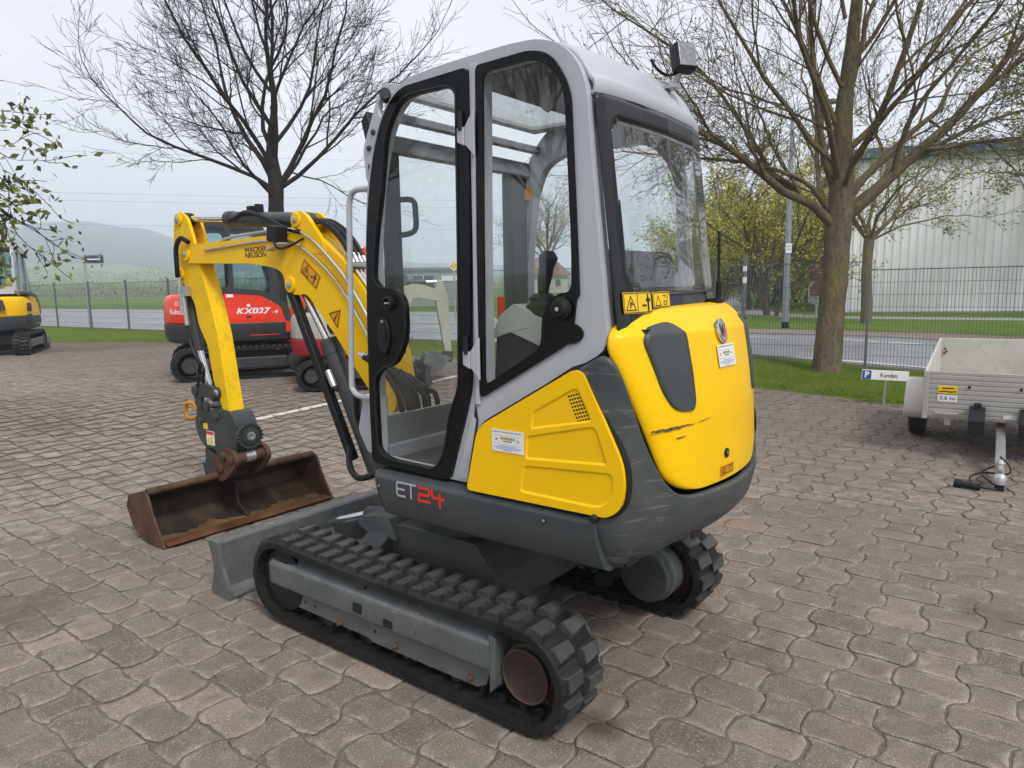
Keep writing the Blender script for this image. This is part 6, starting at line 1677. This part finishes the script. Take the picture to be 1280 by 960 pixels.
# cream and red machine, partly hidden, whose bucket shows through the door
tf = Vector((1.75, .50)).normalized(); trz = math.atan2(tf.y, tf.x)
TK = small_excavator('mini_excavator', 'cream and crimson mini excavator half hidden behind the boom cylinder, bucket curled on the paving', (-2.30, 10.35, gz(-2.3, 10.4)), trz, CREAM, REDT, CREAM, CREAM, cab=False, sc=.80, pose=((.80, .85), (1.0, 1.62), (1.62, 1.55), (1.72, .50), (1.62, .30)), under=CHAR)
mb = MB(); mb.prism(fillet([(-.55, 1.30), (-.62, 1.75), (-.30, 1.80), (.0, 1.35)], .05), 'y', -.4, .4); mb.build('seat_tower', CREAM, TK, bevel=.02)
# grey and yellow machine cropped by the left edge, seen from behind
LX = small_excavator('mini_excavator', 'grey and yellow mini excavator cut off by the left edge of the picture', (-11.72, 16.3, .25), R(113), YEL, DKG, CABG, YEL, pose=((.82, .90), (1.2, 1.6), (1.8, 1.45), (2.0, .70), (1.95, .5)), under=GALV)
MB().prism(fillet([(-.40, 1.0), (-.36, 1.24), (.36, 1.24), (.40, 1.0)], .05), 'x', -1.09, -1.04).build('hood_insert', DKG, LX, bevel=.01)

# ------------------------------------------------------------------ haze
hz = MB(); hz.box((0, 0, 66), (3500, 3500, 140))
HZ_ = bpy.data.materials.new('haze'); HZ_.use_nodes = True; hn = HZ_.node_tree; hn.nodes.clear()
ho_ = hn.nodes.new('ShaderNodeOutputMaterial'); pv = hn.nodes.new('ShaderNodeVolumePrincipled')
pv.inputs['Color'].default_value = (.81, .87, 1, 1); pv.inputs['Density'].default_value = .0013; pv.inputs['Anisotropy'].default_value = 0.0
hn.links.new(pv.outputs[0], ho_.inputs['Volume'])
h_o = hz.build('haze', HZ_); tag(h_o, kind='stuff')
# ------------------------------------------------------------------ writing and marks
def text_mesh(txt, bold=0.0, shear=0.0, spacing=1.0, line=1.0, align='LEFT'):
    cu = bpy.data.curves.new('lettering', 'FONT'); cu.body = txt; cu.offset = bold; cu.shear = shear; cu.space_character = spacing; cu.space_line = line; cu.align_x = align
    cu.resolution_u = 3
    o = bpy.data.objects.new('lettering', cu); COL.objects.link(o); bpy.context.view_layer.update()
    me = bpy.data.meshes.new_from_object(o.evaluated_get(bpy.context.evaluated_depsgraph_get()))
    bpy.data.objects.remove(o); bpy.data.curves.remove(cu); return me
def put_text(name, txt, mat, parent, org, u, v, w, h, **kw):
    """flat print: lower-left corner org, along u (width w) and v (height h)"""
    me = text_mesh(txt, **kw); xs = [p.co.x for p in me.vertices]; ys = [p.co.y for p in me.vertices]
    x0, x1, y0, y1 = min(xs), max(xs), min(ys), max(ys); u = Vector(u).normalized(); v = Vector(v).normalized(); org = Vector(org)
    for p in me.vertices:
        a = (p.co.x-x0)/(x1-x0)*w; b = (p.co.y-y0)/(y1-y0)*h; p.co = org+u*a+v*b
    me.materials.clear(); me.materials.append(mat); me.name = name
    o = bpy.data.objects.new(name, me); COL.objects.link(o); o.parent = parent; return o
def put_strokes(name, lines, wd, mat, parent, org, u, v, sc=1.0, th=.0012, build=True, mb=None):
    u = Vector(u).normalized(); v = Vector(v).normalized(); n = u.cross(v).normalized(); org = Vector(org)
    mb = mb or MB()
    for li, l in enumerate(lines):
        for i in range(len(l)-1):
            a = org+u*l[i][0]*sc+v*l[i][1]*sc; b = org+u*l[i+1][0]*sc+v*l[i+1][1]*sc; d = (b-a).normalized()
            k = wd/2; s_ = d.cross(n)
            off = n*(th*(1+.12*((li*3+i) % 5)))
            mb.add([a-d*k-s_*k+off, b+d*k-s_*k+off, b+d*k+s_*k+off, a-d*k+s_*k+off], [(0, 1, 2, 3)])
    return mb.build(name, mat, parent, recalc=False) if build else mb
def put_plate(name, mat, parent, org, u, v, w, h, th=.0015, r=0):
    u = Vector(u).normalized(); v = Vector(v).normalized(); n = u.cross(v).normalized(); org = Vector(org)
    pts = fillet([(0, 0), (w, 0), (w, h), (0, h)], r, 3) if r else [(0, 0), (w, 0), (w, h), (0, h)]
    k = len(pts); vs = [org+u*a+v*b for a, b in pts]+[org+u*a+v*b+n*th for a, b in pts]
    mb = MB(); mb.add(vs, [tuple(range(k, 2*k))]+[(i, (i+1) % k, k+(i+1) % k, k+i) for i in range(k)])
    return mb.build(name, mat, parent)
def tri(cx, cy, s): return [(cx-s*.52, cy-s*.42), (cx+s*.52, cy-s*.42), (cx, cy+s*.5), (cx-s*.52, cy-s*.42)]
U, V = (-1, 0, 0), (0, 0, 1)
# model lettering on the skirt: two grey letters, two red figures
E_ = [[(.050, .056), (.012, .056), (.004, .048), (.004, .008), (.012, 0), (.050, 0)], [(.004, .028), (.046, .028)]]
T_ = [[(.060, .056), (.112, .056)], [(.086, .056), (.086, 0)]]
put_strokes('model_letters', E_+T_, .0085, GRYP, SKL, (-.062, .6120, .757), U, V)
F2 = [[(.004, .052), (.055, .052), (.062, .046), (.062, .032), (.055, .026), (.012, .026), (.004, .020), (.004, 0), (.062, 0)]]
F4 = [[(.078, .050), (.078, .032), (.086, .024), (.138, .024)], [(.118, .038), (.118, -.010)]]
put_strokes('model_figures', F2+F4, .0115, REDP, SKL, (-.188, .6118, .757), U, V)
# dealer stickers: white plates with small print too fine to read
def dealer(parent, org, u, v, w, h, seed):
    pl = put_plate('dealer_sticker', WHT, parent, org, u, v, w, h)
    uu, vv = Vector(u).normalized(), Vector(v).normalized(); n = uu.cross(vv).normalized(); o = Vector(org)+n*.0017
    rn = random.Random(seed); mbs = {}
    def words(y, hh, x0, x1, key):
        x = x0
        while x < x1:
            l = rn.uniform(.03, .09); l = min(l, x1-x)
            p = o+uu*(x*w)+vv*(y*h); mbs.setdefault(key, MB()).add([p, p+uu*(l*w*.8), p+uu*(l*w*.8)+vv*(hh*h), p+vv*(hh*h)], [(0, 1, 2, 3)]); x += l
    words(.88, .045, .05, .95, 'grey'); words(.74, .02, .08, .92, 'thin'); words(.56, .12, .28, .74, 'olive'); words(.47, .05, .36, .66, 'ink'); words(.36, .02, .05, .95, 'thin')
    for yy, a, b_ in ((.27, .22, .78), (.20, .05, .95), (.13, .15, .88), (.06, .35, .65)): words(yy, .035, a, b_, 'blue')
    for cx in (.15, .83):
        for _ in range(9):
            p = o+uu*((cx+rn.uniform(-.05, .04))*w)+vv*((.48+rn.uniform(0, .14))*h); q = w*.022
            mbs.setdefault('grey', MB()).add([p, p+uu*q, p+uu*q+vv*q, p+vv*q], [(0, 1, 2, 3)])
    M_ = {'grey': plain('sticker_grey', (.16, .16, .2), .5), 'thin': plain('sticker_ochre', (.45, .38, .2), .5), 'olive': plain('sticker_olive', (.30, .28, .03), .5), 'ink': INK, 'blue': plain('sticker_blue', (.15, .22, .55), .5)}
    for k, mb in mbs.items(): mb.build('sticker_print', M_[k], pl, recalc=False)
dealer(PANEL, (-.578, .6152, 1.012), U, V, .142, .080, 1)
A_ = on_hood(.108, 1.297, .0045); B_ = on_hood(-.036, 1.297, .0045); C_ = on_hood(.108, 1.376, .0045)
dealer(HOOD, A_, B_-A_, C_-A_, .144, .080, 2)
# round emblem
ec = on_hood(.048, 1.425, .004); en = Vector((-1, -.06, .25)).normalized()
mb = MB(); mb.lathe(ec, en, [(-.006, .045), (.003, .045), (.005, .042), (.004, .039)], 28); EMB = mb.build('emblem', CHR, HOOD)
mb = MB(); mb.lathe(ec+en*.003, en, [(0, .0385), (.0015, .0385)], 28); mb.build('emblem_field', plain('emblem_field', (.30, .31, .33), .3), EMB)
eu = Vector((0, -1, 0)); ev = en.cross(eu).normalized(); ev = ev if ev.z > 0 else -ev; eu = ev.cross(en)
put_strokes('emblem_stroke', [[(-.026, .020), (-.014, -.018), (.000, .016)]], .010, INK, EMB, ec+en*.0045, eu, ev)
put_strokes('emblem_stroke', [[(.002, .014), (.013, -.018), (.026, .020)]], .010, REDP, EMB, ec+en*.0045, eu, ev)
# hood lock, small warning label, scrapes
p = on_hood(.085, .985, .0)
MB().lathe(p, (-1, 0, .05), [(0, .017), (.006, .017), (.008, .013), (.003, .011)], 16).build('hood_lock', INK, HOOD)
MB().lathe(p+Vector((-.002, 0, 0)), (-1, 0, .05), [(0, .008), (.006, .008)], 10).build('lock_core', ZINC, HOOD)
A_ = on_hood(.130, .905, .004); B_ = on_hood(.0, .905, .004); C_ = on_hood(.130, .945, .004)
wl_ = put_plate('hood_label', ORNG, HOOD, A_, B_-A_, C_-A_, .10, .038)
put_strokes('label_print', [[(.006, .006), (.094, .006), (.094, .032), (.006, .032), (.006, .006)], tri(.022, .019, .018), [(.042, .014), (.058, .024)], [(.066, .012), (.066, .026), (.084, .026)]], .0028, INK, wl_, Vector(A_)+Vector((-.0018, 0, 0)), B_-A_, C_-A_)
def scrape(y0, y1, z0, z1, w, seed):
    rn = random.Random(seed); rows = []; n_ = 26
    for i in range(n_+1):
        t = i/n_; y = y0+(y1-y0)*t; z = z0+(z1-z0)*t+.0015*rn.gauss(0, 1); ww = w*(math.sin(math.pi*min(1, t*1.02+.03))**.5)*(.55+.6*rn.random())*(1-.65*t)+.0006
        rows.append([on_hood(y, z+ww, .0052), on_hood(y, z-ww, .0052)])
    mb = MB(); mb.grid(rows); mb.build('scrape_mark', paint('scrape', (.035, .035, .025), .7, var=.5, scale=40, dust=(.5, .34, .01), dustamt=.5, dscale=50), HOOD, recalc=False)
scrape(.487, .285, 1.118, 1.124, .0065, 3); scrape(.385, .335, 1.083, 1.087, .0026, 4); scrape(.27, .20, 1.126, 1.130, .0012, 5)
# warning labels under the rear window
def win_plate(y0, y1, z0, z1, split, seed):
    def W_(y, z): return Vector((rearwin(y, z)-.0085, y, z))
    a, b, c = W_(y0, z0), W_(y1, z0), W_(y0, z1); w, h = (b-a).length, (c-a).length
    pl = put_plate('warning_label', YLWP, RWF, a, b-a, c-a, w, h, r=.004)
    n = (b-a).cross(c-a).normalized()*.0017
    put_strokes('label_print', [[(.003, .003), (w-.003, .003), (w-.003, h-.003), (.003, h-.003), (.003, .003)]] + ([[(w*.48, .003), (w*.48, h-.003)]] if split else []), .0022, INK, pl, a+n, b-a, c-a)
    if split:
        put_strokes('label_print', [tri(w*.25, h*.46, h*.72), [(w*.22, h*.25), (w*.26, h*.5), (w*.31, h*.42)], [(w*.22, h*.34), (w*.24, h*.55)]], .0032, INK, pl, a+n, b-a, c-a)
        put_strokes('label_print', [[(w*.86, h*.14), (w*.86, h*.72)], [(w*.81, h*.62), (w*.91, h*.62)]], .0085, INK, pl, a+n, b-a, c-a)
        put_strokes('label_print', [[(w*.66, h*.36), (w*.77, h*.36)], [(w*.86, h*.82), (w*.86, h*.86)]], .006, INK, pl, a+n, b-a, c-a)
    else:
        put_strokes('label_print', [tri(w*.28, h*.42, h*.66), [(w*.56, h*.75), (w*.70, h*.75), (w*.70, h*.6)], [(w*.82, h*.55), (w*.82, h*.82)], [(w*.60, h*.2), (w*.78, h*.2), (w*.78, h*.4), (w*.60, h*.4), (w*.60, h*.2)]], .0026, ORNG if False else INK, pl, a+n, b-a, c-a)
win_plate(.513, .357, 1.502, 1.571, True, 1); win_plate(.347, .226, 1.516, 1.570, False, 2)
# maker's name and warning pictures on the boom
BF = BY0+.0005
put_text('boom_lettering', 'WACKER\nNEUSON', INK, BM, (1.945, BF+.0005, 1.800), U, V, .245, .066, bold=.022, line=.78, align='CENTER')
a = Vector((1.378, BF, 1.702)); b = Vector((1.236, BF, 1.598)); c = Vector((1.330, BF, 1.777))
lb_ = put_plate('warning_label', ORNG, BM, a, b-a, (0, 0, 1) if False else (c-a), .176, .085)
uu = (b-a).normalized(); vv = Vector((uu.z, 0, -uu.x)); vv = vv if vv.z > 0 else -vv
n = Vector((0, .0017, 0))
put_strokes('label_print', [[(.004, .004), (.172, .004), (.172, .081), (.004, .081), (.004, .004)], tri(.048, .040, .062), [(.040, .025), (.046, .048), (.058, .040)], [(.042, .030), (.052, .030)]], .0042, INK, lb_, a+n, uu, c-a)
put_strokes('label_print', [[(.135, .016), (.135, .056)], [(.122, .050), (.148, .050)], [(.098, .036), (.114, .036)], [(.135, .064), (.135, .067)]], .0085, INK, lb_, a+n, uu, c-a)
tv = [Vector((1.126, BF, 1.460)), Vector((1.033, BF, 1.478)), Vector((1.064, BF, 1.384))]
mb = MB(); mb.add([p+Vector((0, .0012, 0)) for p in tv], [(0, 1, 2)]); tl_ = mb.build('warning_triangle', ORNG, BM, recalc=False)
ctr = (tv[0]+tv[1]+tv[2])/3
o3 = [(-(p.x), p.z) for p in tv]
put_strokes('label_print', [o3+[o3[0]]], .006, INK, tl_, (0, BF+.0012, 0), U, V)
put_strokes('label_print', [[(-ctr.x-.010, ctr.z-.022), (-ctr.x+.004, ctr.z+.004), (-ctr.x+.014, ctr.z+.022)], [(-ctr.x-.012, ctr.z-.010), (-ctr.x+.010, ctr.z+.010)]], .006, INK, tl_, (0, BF+.0014, 0), U, V)
# red machine: model name on the cover, maker's name at the tail and on the boom
UR = (1, 0, 0)
put_text('cover_lettering', 'KX027', WHT, KX, (-.08, -.7165, .985), UR, V, .50, .100, bold=.03, shear=.25)
put_text('cover_lettering', '-4', WHT, KX, (.435, -.7165, .992), UR, V, .085, .055, bold=.01, shear=.25)
MB().box((.10, -.717, .93), (.07, .004, .07)).build('cover_tag', CHAR, KX)
MB().box((.45, -.717, 1.19), (.07, .004, .05)).build('cover_label', ORNG, KX); MB().box((-.16, -.717, 1.27), (.10, .004, .045)).build('cover_label', WHT, KX)
MB().box((.10, -.717, 1.12), (.045, .004, .045)).build('cover_label', WHT, KX)
ang = R(222)   # direction of the tail surface that carries the name
tn_ = Vector((math.cos(ang), math.sin(ang), 0)); tu = Vector((-tn_.y, tn_.x, 0))
tc = Vector((-.22+.86*1.02*.95*math.cos(ang), .70*math.sin(ang), 0))+tn_*.075
put_text('tail_lettering', 'Kubota', WHT, KX, tc-tu*.14+Vector((0, 0, 1.01)), tu, V, .28, .08, bold=.02)
put_strokes('tail_logo', [[(-.03, 0), (-.01, .04), (.03, .045), (.04, .01), (.01, -.01), (-.03, 0), (.0, .03)]], .010, WHT, KX, tc+Vector((0, 0, 1.15)), tu, V)
put_text('boom_lettering', 'Kubota', WHT, KX, (1.30, -.162, 1.80), (1, 0, .12), V, .36, .11, bold=.02)
# customer parking sign
th = R(3); SU = Vector((math.cos(th), 0, -math.sin(th))); SV = Vector((math.sin(th), 0, math.cos(th)))
put_text('sign_lettering', 'Kunden', INK, CS, Vector((-.06, -.0095, .362)), SU, SV, .20, .055, bold=.012)
put_text('sign_letter', 'P', WHT, CS, Vector((-.248, -.0118, .362)), SU, SV, .052, .078, bold=.03)
# trailer stickers
def tpt(x, y, z): return TM @ Vector((x, y, z))
put_text('load_lettering', '0,6 to', INK, TST2, tpt(.130, -.0105, .078), TM.to_3x3() @ Vector((1, 0, 0)), TM.to_3x3() @ Vector((0, 0, 1)), .12, .040, bold=.01)
put_strokes('sticker_print', [[(.01, .012), (.055, .018), (.09, .012), (.13, .018)], [(.03, .045), (.11, .045)]], .009, INK, TSTK, tpt(.12, -.0105, .145), TM.to_3x3() @ Vector((1, 0, 0)), TM.to_3x3() @ Vector((0, 0, 1)))
# lamp post number plate
put_strokes('plate_print', [[(-.04, .05), (.04, .05)], [(-.04, -.03), (.04, -.03)]], .02, BLUEP, LP, (-.01, -.1015, 2.55), (1, 0, 0), V)
